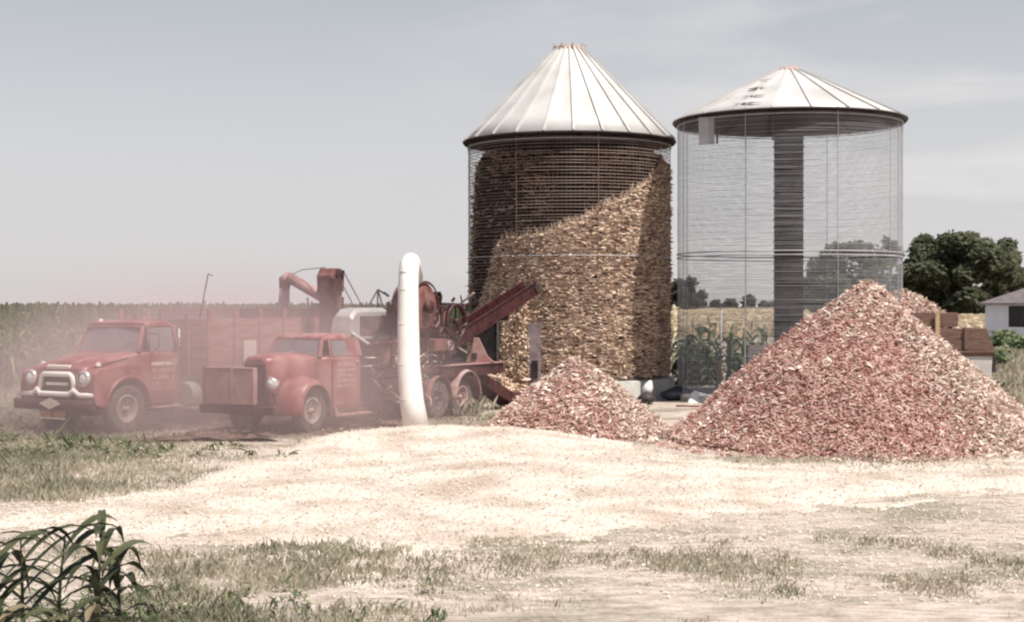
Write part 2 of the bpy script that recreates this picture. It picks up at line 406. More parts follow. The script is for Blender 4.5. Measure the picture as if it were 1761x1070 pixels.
# ---------------------------------------------------------------- grass and weeds
def grass():
    mb = MB(); k = 0
    def tuft(x, y, h, n, sp=.07):
        for _ in range(n):
            a = R.uniform(0, 2*pi); l = R.uniform(.4, 1.15)*h; w = R.uniform(.004, .009)*(1+y*.03)
            bx = x+R.gauss(0, sp); by = y+R.gauss(0, sp); z = gz(bx, by); t = R.uniform(.15, .7)*l
            p = Vector((bx, by, z)); s_ = Vector((-sin(a), cos(a), 0))*w/2; d = Vector((cos(a), sin(a), 0))
            m_ = p+d*t*.35+Vector((0, 0, l*.6)); e = p+d*t+Vector((0, 0, l*R.uniform(.8, 1)))
            mb.add([p-s_, p+s_, m_+s_*.8, e, m_-s_*.8], [(0, 1, 2, 3, 4)])
    # near strip: thick to the left of centre, thin and patchy to the right
    while k < 2600:
        y = 9.6+6.4*R.random(); x = R.uniform(-.36*y, .36*y)
        px = CX+F*x/y; py = HZ+F*CH/y
        bot = interp(CH_BOT, px)
        if py < bot-14+40*fbm(x, y, 1.1, 3, 7.): continue
        f = fbm(x, y, .75, 4, 11.)
        dens = (.02+.33*sstep(60, 300, px+90*f)*sstep(900, 520, px+300*f)) + 1.25*f
        dens += .2*sstep(700, 980, px+200*f)*sstep(1420, 1200, px+200*f)*sstep(925, 955, py)*sstep(1012, 975, py)
        if R.random() > dens: continue
        tuft(x, y, R.uniform(.04, .12)*(.6+.65*sstep(120, 300, px)*sstep(820, 500, px)), 11); k += 1
    # bank in front of the first truck and yard between trucks and chaff
    k = 0
    while k < 4600:
        y = R.uniform(19, 36); x = R.uniform(-.37*y, -.02*y)
        px = CX+F*x/y; py = HZ+F*CH/y
        top = interp(CH_TOP, px)
        if py > top+6: continue
        dens = (.42+.4*sstep(380, 120, px))+1.3*fbm(x, y, .6, 3, 4.)
        if R.random() > dens: continue
        tuft(x, y, R.uniform(.05, .12)*(.75+.8*sstep(330, 60, px)), 9, .12); k += 1
    # between pile and crib, and the rough ground at the right-hand side
    for _ in range(700):
        y = R.uniform(27, 38); x = R.uniform(-.06*y, .06*y+1.2); tuft(x, y, R.uniform(.05, .14), 7, .12)
    for _ in range(420):
        y = R.uniform(21.5, 24.5); x = R.uniform(.1*y, .37*y); tuft(x, y, R.uniform(.04, .11), 7, .1)
    for _ in range(1500):
        y = R.uniform(28, 80); x = R.uniform(.29*y, .38*y); tuft(x, y, R.uniform(.15, .42), 8, .2)
    for _ in range(900):
        y = R.uniform(46, 110); x = R.uniform(.1*y, .3*y); tuft(x, y, R.uniform(.2, .5), 7, .25)
    for _ in range(900):
        y = R.uniform(33, 40); x = R.uniform(-.38*y, -.02*y); tuft(x, y, R.uniform(.2, .55), 7, .15)
    n0 = len(mb.f)
    for _ in range(330):
        y = R.uniform(24, 38); x = R.uniform(-.37*y, -.37*y+R.choice((2.2, 3.6, 5.5))); z = gz(x, y); H_ = R.uniform(.12, .5)*sstep(20, 34, y)
        if -9.6 < x < -6 and 27.5 < y < 31: continue
        for _ in range(9):
            ribbon(mb, Vector((x+R.gauss(0, .08), y+R.gauss(0, .08), z+H_*R.random()*.8)), R.uniform(0, 6.28), R.uniform(.12, .3), R.uniform(.03, .07), R.uniform(.4, 1.3), R.uniform(.3, 1.3), 3, R.uniform(-.8, .8))
    for _ in range(150):
        y = R.uniform(10.4, 13.2); px = R.choice((R.uniform(-20, 340), R.uniform(-20, 340), R.uniform(200, 760))); x = (px-CX)/F*y; z = gz(x, y); H_ = R.uniform(.05, .17)
        for _ in range(R.randint(6, 12)):
            ribbon(mb, Vector((x+R.gauss(0, .03), y+R.gauss(0, .03), z+H_*R.random()*.7)), R.uniform(0, 6.28), R.uniform(.05, .14), R.uniform(.012, .035), R.uniform(.4, 1.3), R.uniform(.3, 1.3), 3, R.uniform(-.8, .8))
    g_ = mb.build('grass', 'grass', recalc=False); g_.data.materials.append(M['corn']); g_.data.polygons.foreach_set('material_index', [0]*n0+[1]*(len(mb.f)-n0))
    tag(g_, 'dry tufts of grass and weeds around the yard', None, None, 'stuff')
grass()

# ---------------------------------------------------------------- cobs, ears
def stick(mb, p, ax, L, r, n=5, ear=False):
    ax = ax.normalized(); u = ax.orthogonal().normalized(); w = ax.cross(u)
    prof = ((-.5, .75), (.0, 1.), (.5, .5)) if ear else ((-.5, .85), (.5, .7))
    vs = []
    for t, k in prof: vs += [p+ax*L*t+(u*cos(2*pi*j/n)+w*sin(2*pi*j/n))*r*k for j in range(n)]
    m = len(prof)
    fs = [(i*n+j, i*n+(j+1) % n, (i+1)*n+(j+1) % n, (i+1)*n+j) for i in range(m-1) for j in range(n)]
    fs += [tuple(reversed(range(n))), tuple((m-1)*n+j for j in range(n))]
    mb.add(vs, fs)
def rdir(rnd, flat=1.):
    a = rnd.uniform(0, 2*pi); return Vector((cos(a), sin(a), rnd.uniform(-1, 1)*flat))
def pile(name, label, cx, cy, rx, ry, H, n, seed, pale=0., skew=(0, 0), powr=1.0, z0=0.):
    rnd = random.Random(seed)
    def hh(u, v):                                       # u, v in unit disc
        q = sqrt(u*u+v*v); a = atan2(v, u)
        q *= 1+.10*mn.noise(Vector((cos(a)*1.3+seed, sin(a)*1.3, seed)))
        base = max(0., 1-q)
        k = base**powr
        soft = .95*k+.05*sstep(0, .5, base)-.02*math.exp(-(q/.05)**2)
        return H*soft+(.12*H)*fbm(u, v, 2.1, 4, seed)*min(1, base*4)*(1-.7*sstep(.6, 1, base))+.035*H*mn.noise(Vector((a*3.1, q*1.2, seed)))*min(1, base*5)*sstep(0, .3, q)
    mb = MB(); A, Q = 72, 26; vs = [(cx+skew[0], cy+skew[1], z0+hh(0, 0))]
    def pos(q, a):
        u, v = q*cos(a), q*sin(a); s_ = 1-q
        return Vector((cx+u*rx+skew[0]*s_, cy+v*ry+skew[1]*s_, z0+hh(u, v)-(.05 if q > .98 else 0)))
    for i in range(1, Q+1):
        for j in range(A): vs.append(pos(1.04*i/Q, 2*pi*j/A))
    fs = [(0, 1+j, 1+(j+1) % A) for j in range(A)]
    fs += [(1+(i-1)*A+j, 1+i*A+j, 1+i*A+(j+1) % A, 1+(i-1)*A+(j+1) % A) for i in range(1, Q) for j in range(A)]
    mb.add(vs, fs, True)
    n0 = len(mb.f); mi = []
    for _ in range(n):
        q = sqrt(rnd.random())*1.03; a = rnd.uniform(0, 2*pi)
        if rnd.random() < .05: q = rnd.uniform(.95, 1.16)
        p = pos(min(q, 1.04), a)
        if q > 1.04: p = Vector((cx+q*cos(a)*rx, cy+q*sin(a)*ry, z0+gz(cx, cy)+.02))
        f0 = len(mb.f)
        u, v = cos(a), sin(a)
        pl = pale+.62*sstep(.42, .02, q)+(1.05*sstep(.22, .6, u))*sstep(.1, .5, q)+.25*fbm(p.x, p.y, 1.1, 3, 4.)  # pale husk at the peak; right flank's sunlit tone also put into piece colours
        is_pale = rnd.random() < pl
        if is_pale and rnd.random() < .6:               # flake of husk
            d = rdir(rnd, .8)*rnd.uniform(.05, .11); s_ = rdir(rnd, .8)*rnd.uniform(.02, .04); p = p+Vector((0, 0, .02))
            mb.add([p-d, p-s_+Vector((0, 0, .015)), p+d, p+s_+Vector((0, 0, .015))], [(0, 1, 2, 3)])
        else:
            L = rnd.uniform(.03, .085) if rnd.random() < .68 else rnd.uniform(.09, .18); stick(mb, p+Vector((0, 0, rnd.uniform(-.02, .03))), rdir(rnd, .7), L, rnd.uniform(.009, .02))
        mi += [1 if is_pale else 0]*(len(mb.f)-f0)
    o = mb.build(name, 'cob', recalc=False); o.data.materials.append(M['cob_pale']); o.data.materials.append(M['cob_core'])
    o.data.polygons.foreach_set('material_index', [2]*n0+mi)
    return tag(o, label, 'pile')
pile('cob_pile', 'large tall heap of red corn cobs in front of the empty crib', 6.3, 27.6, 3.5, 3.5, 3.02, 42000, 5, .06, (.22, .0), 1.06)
pile('cob_pile', 'small low heap of red cobs in front of the full crib', 1.22, 29.1, 1.85, 2.2, 1.5, 14000, 9, .22, (-.03, 0), .95)

# ---------------------------------------------------------------- cribs
def cone_roof(cx, cy, rr, ez, rc, tz, ribs, root, rib_h, rib_w):
    mb = MB(); A = ribs*8; rows = 5; vs = []
    for i in range(rows+1):
        t = i/rows; r = lerp(rr, rc, t); z = lerp(ez, tz, t)
        for j in range(A):
            a = 2*pi*j/A; ph = j % 8
            bul = (-.035*sin(pi*ph/8))*(1-t*.6)
            vs.append((r*cos(a), r*sin(a), z+bul))
    mb.add(vs, [(i*A+j, i*A+(j+1) % A, (i+1)*A+(j+1) % A, (i+1)*A+j) for i in range(rows) for j in range(A)], True)
    roof = mb.build('roof', 'roof', root, solid=.012)
    mb = MB()
    for j in range(ribs):
        a = 2*pi*j/ribs
        mb.bar((cos(a)*(rr+.03), sin(a)*(rr+.03), ez+.015), (cos(a)*rc, sin(a)*rc, tz+.02), rib_w, rib_h)
    mb.build('roof_rib', 'roof', roof)
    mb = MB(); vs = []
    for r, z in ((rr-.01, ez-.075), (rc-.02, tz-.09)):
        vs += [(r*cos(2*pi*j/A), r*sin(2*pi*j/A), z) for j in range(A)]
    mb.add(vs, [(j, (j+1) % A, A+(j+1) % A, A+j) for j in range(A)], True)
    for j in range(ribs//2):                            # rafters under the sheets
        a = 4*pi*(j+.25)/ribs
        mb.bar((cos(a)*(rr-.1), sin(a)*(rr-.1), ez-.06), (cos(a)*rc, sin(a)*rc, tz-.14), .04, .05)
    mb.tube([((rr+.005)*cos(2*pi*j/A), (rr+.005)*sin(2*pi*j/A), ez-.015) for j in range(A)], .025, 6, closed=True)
    mb.build('shaded_underside', 'roof_in', roof)  # underside of the old sheets; its shade is put into the dark colour
    return roof
def wire_cage(root, r, z0, z1, dz, rw, nv, vw, m, studs=8, thick=0):
    mb = MB(); z = z0; n = 80; ki = 0
    while z <= z1:
        rj = r+R.uniform(-.012, .012); zo = z+R.uniform(-.14, .14)*dz; w1, w2 = R.uniform(0, 6.28), R.uniform(0, 6.28)
        mb.tube([(rj*cos(2*pi*j/n), rj*sin(2*pi*j/n), zo+.0045*sin(2*pi*j/n*3+w1)+.003*sin(2*pi*j/n*7+w2)) for j in range(n)], rw*(1.7 if thick and ki % thick == 0 else 1), 4, closed=True)
        z += dz; ki += 1
    for j in range(nv):
        a = 2*pi*j/nv
        mb.tube([(r*cos(a), r*sin(a), z0), (r*cos(a), r*sin(a), z1)], vw, 3, False)
    wall = mb.build('wire_wall', m, root)
    for j in range(studs):
        a = 2*pi*(j+.3)/studs
        mb = MB(); mb.bar(((r+.02)*cos(a), (r+.02)*sin(a), z0-.1), ((r+.02)*cos(a), (r+.02)*sin(a), z1+.1), .02, .012)
        mb.build('stiffener', m, root)
    return wall
def hoops(root, r, zs, m):
    for z in zs:
        mb = MB(); mb.tube([(r*cos(2*pi*j/90), r*sin(2*pi*j/90), z) for j in range(90)], .014, 6, closed=True)
        mb.build('hoop', m, root)
def shaft(root, r, z0, z1, slats=True):
    mb = MB(); n = 20
    mb.lathe([(r*.55, z0), (r, z0), (r, z1), (r*.55, z1)], n=n)
    s_ = mb.build('vent_shaft', 'shaft', root)
    mb = MB(); z = z0+.1
    while z < z1-.05:
        rj = r*(1+R.uniform(0, .04))
        mb.tube([(rj*cos(2*pi*j/24), rj*sin(2*pi*j/24), z) for j in range(24)], .016, 5, closed=True); z += .19
    for _ in range(7 if slats else 2):
        z = R.uniform(z0+1, z1-.5); a = -pi/2+R.uniform(-.5, .5)
        c = Vector((cos(a)*r*1.03, sin(a)*r*1.03, z)); tdir = Vector((-sin(a), cos(a), 0))
        mb.bar(c-tdir*R.uniform(.08, .3), c+tdir*R.uniform(.08, .3), .02, R.uniform(.03, .06))
    mb.build('louvre', 'black', s_)

C1 = Vector((1.55, 41.0)); R1 = 2.73
crib1 = thing('corn_crib', 'round wire crib with a steep white cone roof, half full of corn', 'corn crib', (C1.x, C1.y, 0))
mb = MB(); mb.lathe([(R1+.13, -.3), (R1+.13, .48), (R1+.08, .52), (0, .52)], n=64); mb.build('foundation', 'concrete', crib1)
roof1 = cone_roof(C1.x, C1.y, 2.86, 6.86, .42, 9.36, 24, crib1, .05, .04)
mb = MB(); mb.lathe([(.44, 9.33), (.44, 9.43), (.3, 9.47), (0, 9.5)], n=24)
for j in range(9):
    a = 2*pi*j/9; mb.bar((.44*cos(a), .44*sin(a), 9.36), (.44*cos(a), .44*sin(a), 9.5), .05, .03)
mb.build('roof_cap', 'rust', crib1)
wire_cage(crib1, R1, .55, 6.82, .086, .0085, 150, .0026, 'wire_old', 8)
hoops(crib1, R1+.02, (3.72, 6.7), 'wire')
shaft(crib1, .36, .6, 7.3, False)

HF = [(-1, 2.2), (-.86, 2.4), (-.72, 3.9), (-.66, 4.1), (-.22, 4.3), (.12, 4.71), (.47, 5.2), (.7, 5.6), (.98, 6.27), (1, 6.3)]
def corn_top(x, y):                                      # level of the ears left in the crib
    u = x/R1; v = y/R1; hf = interp(HF, u); e = -sqrt(max(0, 1-u*u))
    back = 6.84-.3*sstep(-.7, -1, u)-.25*sstep(.75, 1, u)
    t = (v-e)/(2*sqrt(max(0, 1-u*u))+.03)
    return hf-.7*sstep(.12, .3, t)*sstep(.8, .5, t)*sstep(.95, .6, abs(u))+(back-hf)*sstep(.56, .93, t)+.06*fbm(x, y, 2.5, 3, 6.)
def corn_mass():
    rnd = random.Random(3); mb = MB(); A = 72; Q = 14; ro = R1-.07; vs = []
    for i in range(Q+1):
        for j in range(A):
            a = 2*pi*j/A; q = ro*i/Q if i else .001; x, y = q*cos(a), q*sin(a); vs.append((C1.x+x, C1.y+y, corn_top(x, y)-.03))
    for i in range(1, 6):
        for j in range(A):
            a = 2*pi*j/A; q = ro-.03; x, y = q*cos(a), q*sin(a); vs.append((C1.x+x, C1.y+y, lerp(corn_top(x, y), .54, i/5)))
    mb.add(vs, [(i*A+j, i*A+(j+1) % A, (i+1)*A+(j+1) % A, (i+1)*A+j) for i in range(Q+5) for j in range(A)], True)
    n0 = len(mb.f)
    for _ in range(19000):                               # ears against the wire, most of them lying level
        a = rnd.uniform(-pi*1.12, pi*.12); x, y = ro*cos(a), ro*sin(a); top = corn_top(x, y)
        z = .6+(top-.6)*rnd.random(); t = Vector((-sin(a), cos(a), 0)); n = Vector((cos(a), sin(a), 0))
        d = t+n*rnd.uniform(-.45, .45)+Vector((0, 0, rnd.uniform(-.5, .5)))
        if rnd.random() < .22: d = n+rdir(rnd, .4)*.5
        if rnd.random() < .2:                            # loose husk leaf caught in the wire
            p = Vector((C1.x+x, C1.y+y, z))+n*.07; s_ = t*.03+Vector((0, 0, rnd.uniform(-.03, .03))); e = d.normalized()*rnd.uniform(.07, .15)
            mb.add([p-e, p+s_, p+e, p-s_], [(0, 1, 2, 3)]); continue
        stick(mb, Vector((C1.x+x, C1.y+y, z))+n*rnd.uniform(-.05, .04), d, rnd.uniform(.12, .25), rnd.uniform(.018, .036), 6, True)
    for _ in range(3000):                                # ears on the open slope
        q = ro*sqrt(rnd.random()); a = rnd.uniform(0, 2*pi); x, y = q*cos(a), q*sin(a)
        stick(mb, Vector((C1.x+x, C1.y+y, corn_top(x, y)+rnd.uniform(-.02, .03))), rdir(rnd, .5), rnd.uniform(.15, .24), rnd.uniform(.021, .03), 6, True)
    for _ in range(170):                                 # ragged crest where the ears were pulled away
        u = rnd.uniform(-.85, .9); x = u*ro; y = -sqrt(ro*ro-x*x)+rnd.uniform(0, .15)
        stick(mb, Vector((C1.x+x, C1.y+y, corn_top(x, y)+rnd.uniform(0, .12))), Vector((rnd.uniform(-.5, .5), rnd.uniform(-.3, .3), 1)), rnd.uniform(.14, .3), rnd.uniform(.012, .026), 5, True)
    # ears running out of the opening at the foot
    for _ in range(1500):
        t = rnd.random(); u = lerp(-.66, -.43, rnd.random()); x = u*R1; y = -sqrt(R1*R1-x*x)-.02-.22*rnd.random()*(1.2-t); z = .55+2.2*t
        stick(mb, Vector((C1.x+x, C1.y+y, z)), rdir(rnd, 1), rnd.uniform(.15, .25), rnd.uniform(.022, .032), 6, True)
    for _ in range(350):
        t = rnd.random(); x = C1.x-1.75+rnd.gauss(0, .28)+.2*t; y = C1.y-2.35-.75*t; z = .62-.55*t+rnd.uniform(0, .1)
        stick(mb, Vector((x, y, z)), rdir(rnd, .4), rnd.uniform(.14, .22), rnd.uniform(.02, .03), 6, True)
    o = mb.build('ear_corn', 'ear', recalc=False); o.data.materials.append(M['corn_core']); o.data.polygons.foreach_set('material_index', [1]*n0+[0]*(len(mb.f)-n0))
    tag(o, 'golden ears of corn banked against the wire inside the half full crib', 'corn')
corn_mass()
# uprights and panels round the crib opening
def on_wall(u, z, out=0.):
    x = u*R1; y = -sqrt(R1*R1-x*x); n = Vector((x, y, 0)).normalized(); return Vector((x, y, z))+n*out
mb = MB(); mb.bar(on_wall(-.675, .5, .12), on_wall(-.675, 2.1, .1), .07, .05); mb.build('door_post', 'galv', crib1)
mb = MB(); mb.bar(on_wall(-.35, .54, .1), on_wall(-.35, 2.0, .08), .34, .03, up=(0, 1, 0)); d_ = mb.build('door', 'wood_grey', crib1, .01)
mb = MB(); mb.bar(on_wall(-.34, .6, .135), on_wall(-.34, 1.05, .13), .16, .012, up=(0, 1, 0)); mb.build('hatch', 'shaft', d_)
mb = MB()
for i in range(6):
    a_, b_ = lerp(-.93, -.71, i/6), lerp(-.93, -.71, (i+1)/6)
    mb.add([on_wall(a_, .55, .06), on_wall(b_, .55, .06), on_wall(b_, 2.15, .06), on_wall(a_, 2.15, .06)], [(0, 1, 2, 3)])
mb.build('side_panel', 'black', crib1, solid=.02)

C2 = Vector((7.19, 39.3)); R2 = 2.87
crib2 = thing('corn_crib', 'empty see-through round wire crib with a low white cone roof', 'corn crib', (C2.x, C2.y, 0))
mb = MB(); mb.lathe([(R2+.1, -.3), (R2+.1, .14), (R2+.05, .18), (0, .18)], n=64); mb.build('foundation', 'concrete', crib2)
roof2 = cone_roof(C2.x, C2.y, 2.98, 7.22, .3, 8.55, 20, crib2, .035, .025)
mb = MB(); mb.lathe([(.36, 8.49), (.34, 8.57), (.18, 8.65), (0, 8.68)], n=20); mb.build('roof_cap', 'rust', crib2)
wire_cage(crib2, R2, .2, 7.2, .034, .0026, 320, .0014, 'wire', 8, 5)
hoops(crib2, R2+.02, (3.68, 3.78, 7.1), 'wire')
shaft(crib2, .38, .2, 7.8)
mb = MB(); mb.lathe([(.6, 6.9), (.62, 7.0), (.4, 7.8)], n=20); mb.build('shaft_hood', 'shaft', crib2)
for px in (1238, 1325):                                   # short rods hanging from the eave
    x = (px-CX)/F*36.9-C2.x; mb = MB(); y = -sqrt(max(.1, (R2-.03)**2-x*x)); mb.tube([(x, y, 7.2), (x, y, 6.45)], .025, 6); mb.build('hanging_rod', 'black', crib2)
x = (1217-CX)/F*37.3-C2.x; y = -sqrt(R2*R2-x*x)-.04
mb = MB(); mb.bar((x, y, 7.14), (x+.02, y, 6.45), .4, .02, up=(.5, 1, 0)); mb.build('loose_sheet', 'wire', crib2)
mb = MB()                                                 # tar streaks on the left of the roof
def on_roof(a, t, up=.03):
    r = lerp(2.98, .3, t); return Vector((r*cos(a), r*sin(a), lerp(7.22, 8.55, t)+up))
for t, a0, a1, w in ((.72, -2.5, -2.15, .012), (.5, -2.42, -2.1, .022), (.3, -2.3, -2.02, .014), (.12, -2.28, -2.0, .016)):
    mb = MB(); k = 10; vs = []
    for i in range(k+1):
        a = lerp(a0, a1, i/k); ww = w*R.uniform(.5, 1.3)*sin(pi*(i+.5)/(k+1)); vs += [on_roof(a, t-ww), on_roof(a, t+ww)]
    mb.add(vs, [(2*i, 2*i+2, 2*i+3, 2*i+1) for i in range(k)]); mb.build('tar_streak', 'slat', roof2)

# ---------------------------------------------------------------- trees and house
def tree(px, d, y_top, wpx, label, group, seed, n=7000, leaf=.45, m='leaf', trunk_r=.35, squash=1., y_bot=None):
    rnd = random.Random(seed); x = (px-CX)/F*d; H = CH+(HZ-y_top)/F*d; Wd = wpx/F*d
    t = thing('tree', label, 'tree', (x, d, 0), 0, group)
    tr = MB(); cb = H*.22 if y_bot is None else CH+(HZ-y_bot)/F*d
    lobes = []
    for i in range(34):
        a = rnd.uniform(0, 2*pi); q = sqrt(rnd.random())*.86; zz = rnd.uniform(.0, 1.)
        env = sqrt(max(.06, 1-(max(0, zz-.35)/.68)**2))*(.82+.18*min(1, zz*3))
        lr = rnd.uniform(.18, .30)*Wd*.62
        c = Vector((cos(a)*q*Wd*.5*env, sin(a)*q*Wd*.5*env*.8, cb+lr*.55+(H-cb-lr*1.35)*zz)); lobes.append((c, lr))
    tr.tube([(0, 0, -.3), (.1, 0, cb*.6), (0, 0, cb+.12*H)], [trunk_r*1.3, trunk_r, trunk_r*.7], 9)
    for c, lr in lobes[::2]: tr.tube([(0, 0, cb*.75), Vector((c.x*.4, c.y*.4, lerp(cb, c.z, .5))), c], [trunk_r*.5, trunk_r*.3, trunk_r*.1], 5)
    tr.build('trunk', 'bark', t)
    lf = MB(); tw = sum(l[1]**2 for l in lobes)
    for c, lr in lobes:
        for _ in range(int(n*lr*lr/tw)):
            v = Vector((rnd.gauss(0, 1), rnd.gauss(0, 1), rnd.gauss(0, 1))).normalized()
            q = lr*(rnd.random()**.45)*(1+.35*mn.noise(v*1.9+c)); p = c+Vector((v.x*q, v.y*q, v.z*q*.72*squash))
            if mn.noise(p*(2.4/max(lr, .5))) < -.42: continue
            a = Vector((rnd.gauss(0, 1), rnd.gauss(0, 1), rnd.gauss(0, .7))).normalized(); b = a.orthogonal().normalized(); b = (b+v*.3).normalized()
            s_ = leaf*rnd.uniform(.5, 1.3)
            lf.add([p-a*s_, p-b*s_*.5, p+a*s_, p+b*s_*.55], [(0, 1, 2, 3)])
    lf.build('crown', m, t, recalc=False)
    return t
tree(1650, 240, 396, 190, 'large dark round tree to the right of the empty crib', 'trees beyond the field', 4, 30000, .5, y_bot=556)
tree(1722, 258, 404, 105, 'dark tree half behind the large tree above the house roof', 'trees beyond the field', 6, 9000, .5, y_bot=550)
tree(1588, 246, 400, 118, 'dark leafy tree left of the large round tree by the crib edge', 'trees beyond the field', 16, 9000, .5, y_bot=550)
tree(1745, 330, 455, 70, 'smaller tree at the right edge of the photo behind the house', 'trees beyond the field', 17, 3000, .5, y_bot=530)
tree(1462, 270, 412, 170, 'broad tree seen through the right half of the empty crib', 'trees beyond the field', 8, 15000, .5, y_bot=545)
tree(1398, 300, 447, 70, 'lower tree beside the dark shaft, seen through the empty crib', 'trees beyond the field', 9, 3500, .45, y_bot=535)
tree(1530, 280, 405, 70, 'tall tree at the right edge of the empty crib wire', 'trees beyond the field', 26, 4000, .42, y_bot=535)
tree(1180, 420, 474, 72, 'lone dark tree seen between the two cribs', 'trees beyond the field', 12, 6000, .6, 'leaf_far', y_bot=534)
for i, (px, yt, w, lab) in enumerate([(1232, 515, 26, 'leftmost low bush on the skyline inside the empty crib'), (1256, 512, 30, 'rounded skyline bush next to the leftmost low bush'), (1287, 506, 24, 'tallest small skyline tree left of the dark shaft'), (1318, 516, 30, 'low skyline bush touching the dark shaft'), (1420, 514, 40, 'low skyline bush right of the dark shaft')]):
    tree(px, 560, yt, w, lab, 'bushes on the skyline', 30+i, 900, .8, 'leaf_far', .2, y_bot=533)

hs = thing('farmhouse', 'white farmhouse with a low pinkish hip roof at the right edge', 'house', (29.75, 95, 0), radians(-21))
mb = MB()
mb.box(0, 10, 0, 7, .25, 2.52)
w_ = mb.build('wall', 'house', hs)
mb = MB()
for i in range(12): mb.box(-.012, 10, -.018, -.001, .27+.19*i, .27+.19*i+.165)
mb.build('siding', 'house', w_)
mb = MB(); mb.box(.05, 9.95, .04, 6.96, -.3, .25); mb.build('foundation', 'concrete', hs)
mb = MB(); e = .45
mb.add([(-e, -e, 2.5), (10+e, -e, 2.5), (10+e, 7+e, 2.5), (-e, 7+e, 2.5), (3.2, 3.5, 3.85), (6.8, 3.5, 3.85)], [(0, 1, 5, 4), (1, 2, 5), (2, 3, 4, 5), (3, 0, 4), (3, 2, 1, 0)])
rf = mb.build('roof', 'house_roof', hs)
mb = MB(); mb.box(-e-.02, 10+e, -e-.03, -e-.002, 2.4, 2.53); mb.box(-e-.03, -e-.002, -e-.03, 7+e, 2.4, 2.53); mb.build('fascia', 'house_roof', rf)
mb = MB(); mb.box(1.38, 2.5, -.05, -.022, 1.02, 2.36); wn = mb.build('window', 'pane', hs)
mb = MB()
for b_ in ((1.28, 1.38, 1.0, 2.4), (2.5, 2.6, 1.0, 2.4), (1.38, 2.5, 2.36, 2.42), (1.38, 2.5, .94, 1.02)): mb.box(b_[0], b_[1], -.07, -.02, b_[2], b_[3])
mb.build('frame', 'house', wn)
mb = MB(); mb.bar((2.08, -.055, 1.1), (2.3, -.055, 2.0), .03, .01); mb.build('curtain', 'wood_grey', wn)

def bush(px, d, wpx, H, lab, seed, m='corn', grp='bushes by the farmhouse'):
    rnd = random.Random(seed); x = (px-CX)/F*d; w = wpx/F*d
    t = thing('bush', lab, 'bush', (x, d, 0), 0, grp); lf = MB(); st = MB()
    for i in range(5): st.tube([(0, 0, -.1), (rnd.uniform(-.3, .3)*w, rnd.uniform(-.3, .3)*w, H*.8)], [.03, .01], 4)
    st.build('stem', 'bark', t)
    for _ in range(700):
        v = Vector((rnd.gauss(0, .25)*w, rnd.gauss(0, .25)*w, H*rnd.random()**.7*rnd.uniform(.6, 1)))
        a = rdir(rnd, .8).normalized(); b = a.orthogonal(); s_ = .12
        lf.add([v-a*s_, v-b*s_*.5, v+a*s_, v+b*s_*.5], [(0, 1, 2, 3)])
    lf.build('leaves', m, t, recalc=False)
bush(1186, 46.4, 46, 1.35, 'dense dark green weeds at the foot of the leftmost corn plants', 11, 'leaf', 'weeds behind the empty crib')
bush(1218, 46.8, 40, 1.0, 'dark green weeds between the tallest corn plant and the steel pole', 12, 'leaf', 'weeds behind the empty crib')
bush(1280, 47.5, 40, .95, 'low dark green weeds between the grey plank and the crate', 13, 'leaf', 'weeds behind the empty crib')
bush(1722, 82, 50, 1.1, 'green bush in front of the farmhouse wall', 1)
bush(1760, 76, 46, .9, 'green bush at the right edge below the house window', 2)
bush(1712, 60, 40, .7, 'low dry bush beside the end of the cob wagon', 3)

# ---------------------------------------------------------------- cob wagon behind the big heap
wg = thing('farm_wagon', 'wooden sided farm wagon loaded with cobs behind the big heap', 'wagon', (8.2, 37.4, 0))
def wx(px): return (px-CX)/68.4-8.2
mb = MB(); mb.prism([(0, .62), (3.66, .62), (3.7, 1.27), (-.05, 1.27)], 0, 1.9); mb.build('bed', 'wagon', wg, .02)
mb = MB(); mb.box(-.08, 3.78, -.06, 1.96, 1.27, 1.33); mb.box(-.02, 3.7, -.03, 1.93, 1.19, 1.268); mb.build('bed_rim', 'wood', wg, .008)
mb = MB()
for k, (z0, z1) in enumerate(((1.332, 1.60), (1.612, 1.88))):
    e0, e1 = lerp(0, .1, k), lerp(0, .08, k)
    mb.prism([(-.05, z0), (3.74-.1*k, z0), (3.66-.1*k, z1), (0, z1)], .02+.01*k, .06+.01*k)
    mb.box(-.02, 3.62, 1.84, 1.88, z0, z1); mb.box(3.58-.08*k, 3.63-.08*k, .07, 1.84, z0, z1); mb.box(-.02, .03, .07, 1.84, z0, z1)
mb.build('sideboard', 'wood', wg, .008)
mb = MB(); mb.box(.1, wx(1637), .07, .11, 1.92, 2.27); mb.box(.1, wx(1637), 1.78, 1.82, 1.92, 2.27); mb.box(wx(1637)-.04, wx(1637)-.001, .115, 1.775, 1.92, 2.27); mb.build('top_board', 'wood', wg, .008)
for px, z0, z1, m in ((1600, 1.5, 2.27, 'wood_pale'), (1649, 1.36, 1.9, 'wood'), (1556, 1.4, 2.27, 'wood'), (1512, 1.4, 2.27, 'wood')):
    mb = MB(); mb.box(wx(px)-.055, wx(px)+.055, -.035, .018, z0, z1); mb.build('stake', m, wg, .008)
for x in (.7, 3.0):
    for y in (.25, 1.65):
        mb = MB(); mb.lathe([(.0, .09), (.2, .09), (.22, -.02)], (x, y, .36), 'y', 18); w_ = mb.build('wheel', 'rim', wg)
        mb = MB(); mb.lathe([(.22, -.1), (.34, -.1), (.37, -.05), (.37, .05), (.34, .1), (.22, .1)], (x, y, .36), 'y', 20); mb.build('tyre', 'rubber', w_)
mb = MB(); mb.bar((.4, .95, .5), (3.3, .95, .5), .12); mb.bar((.7, .2, .42), (.7, 1.7, .42), .1); mb.bar((3.0, .2, .42), (3.0, 1.7, .42), .1); mb.box(.2, 3.5, .4, .5, .5, .62); mb.box(.2, 3.5, 1.4, 1.5, .5, .62); mb.build('running_gear', 'black', wg)
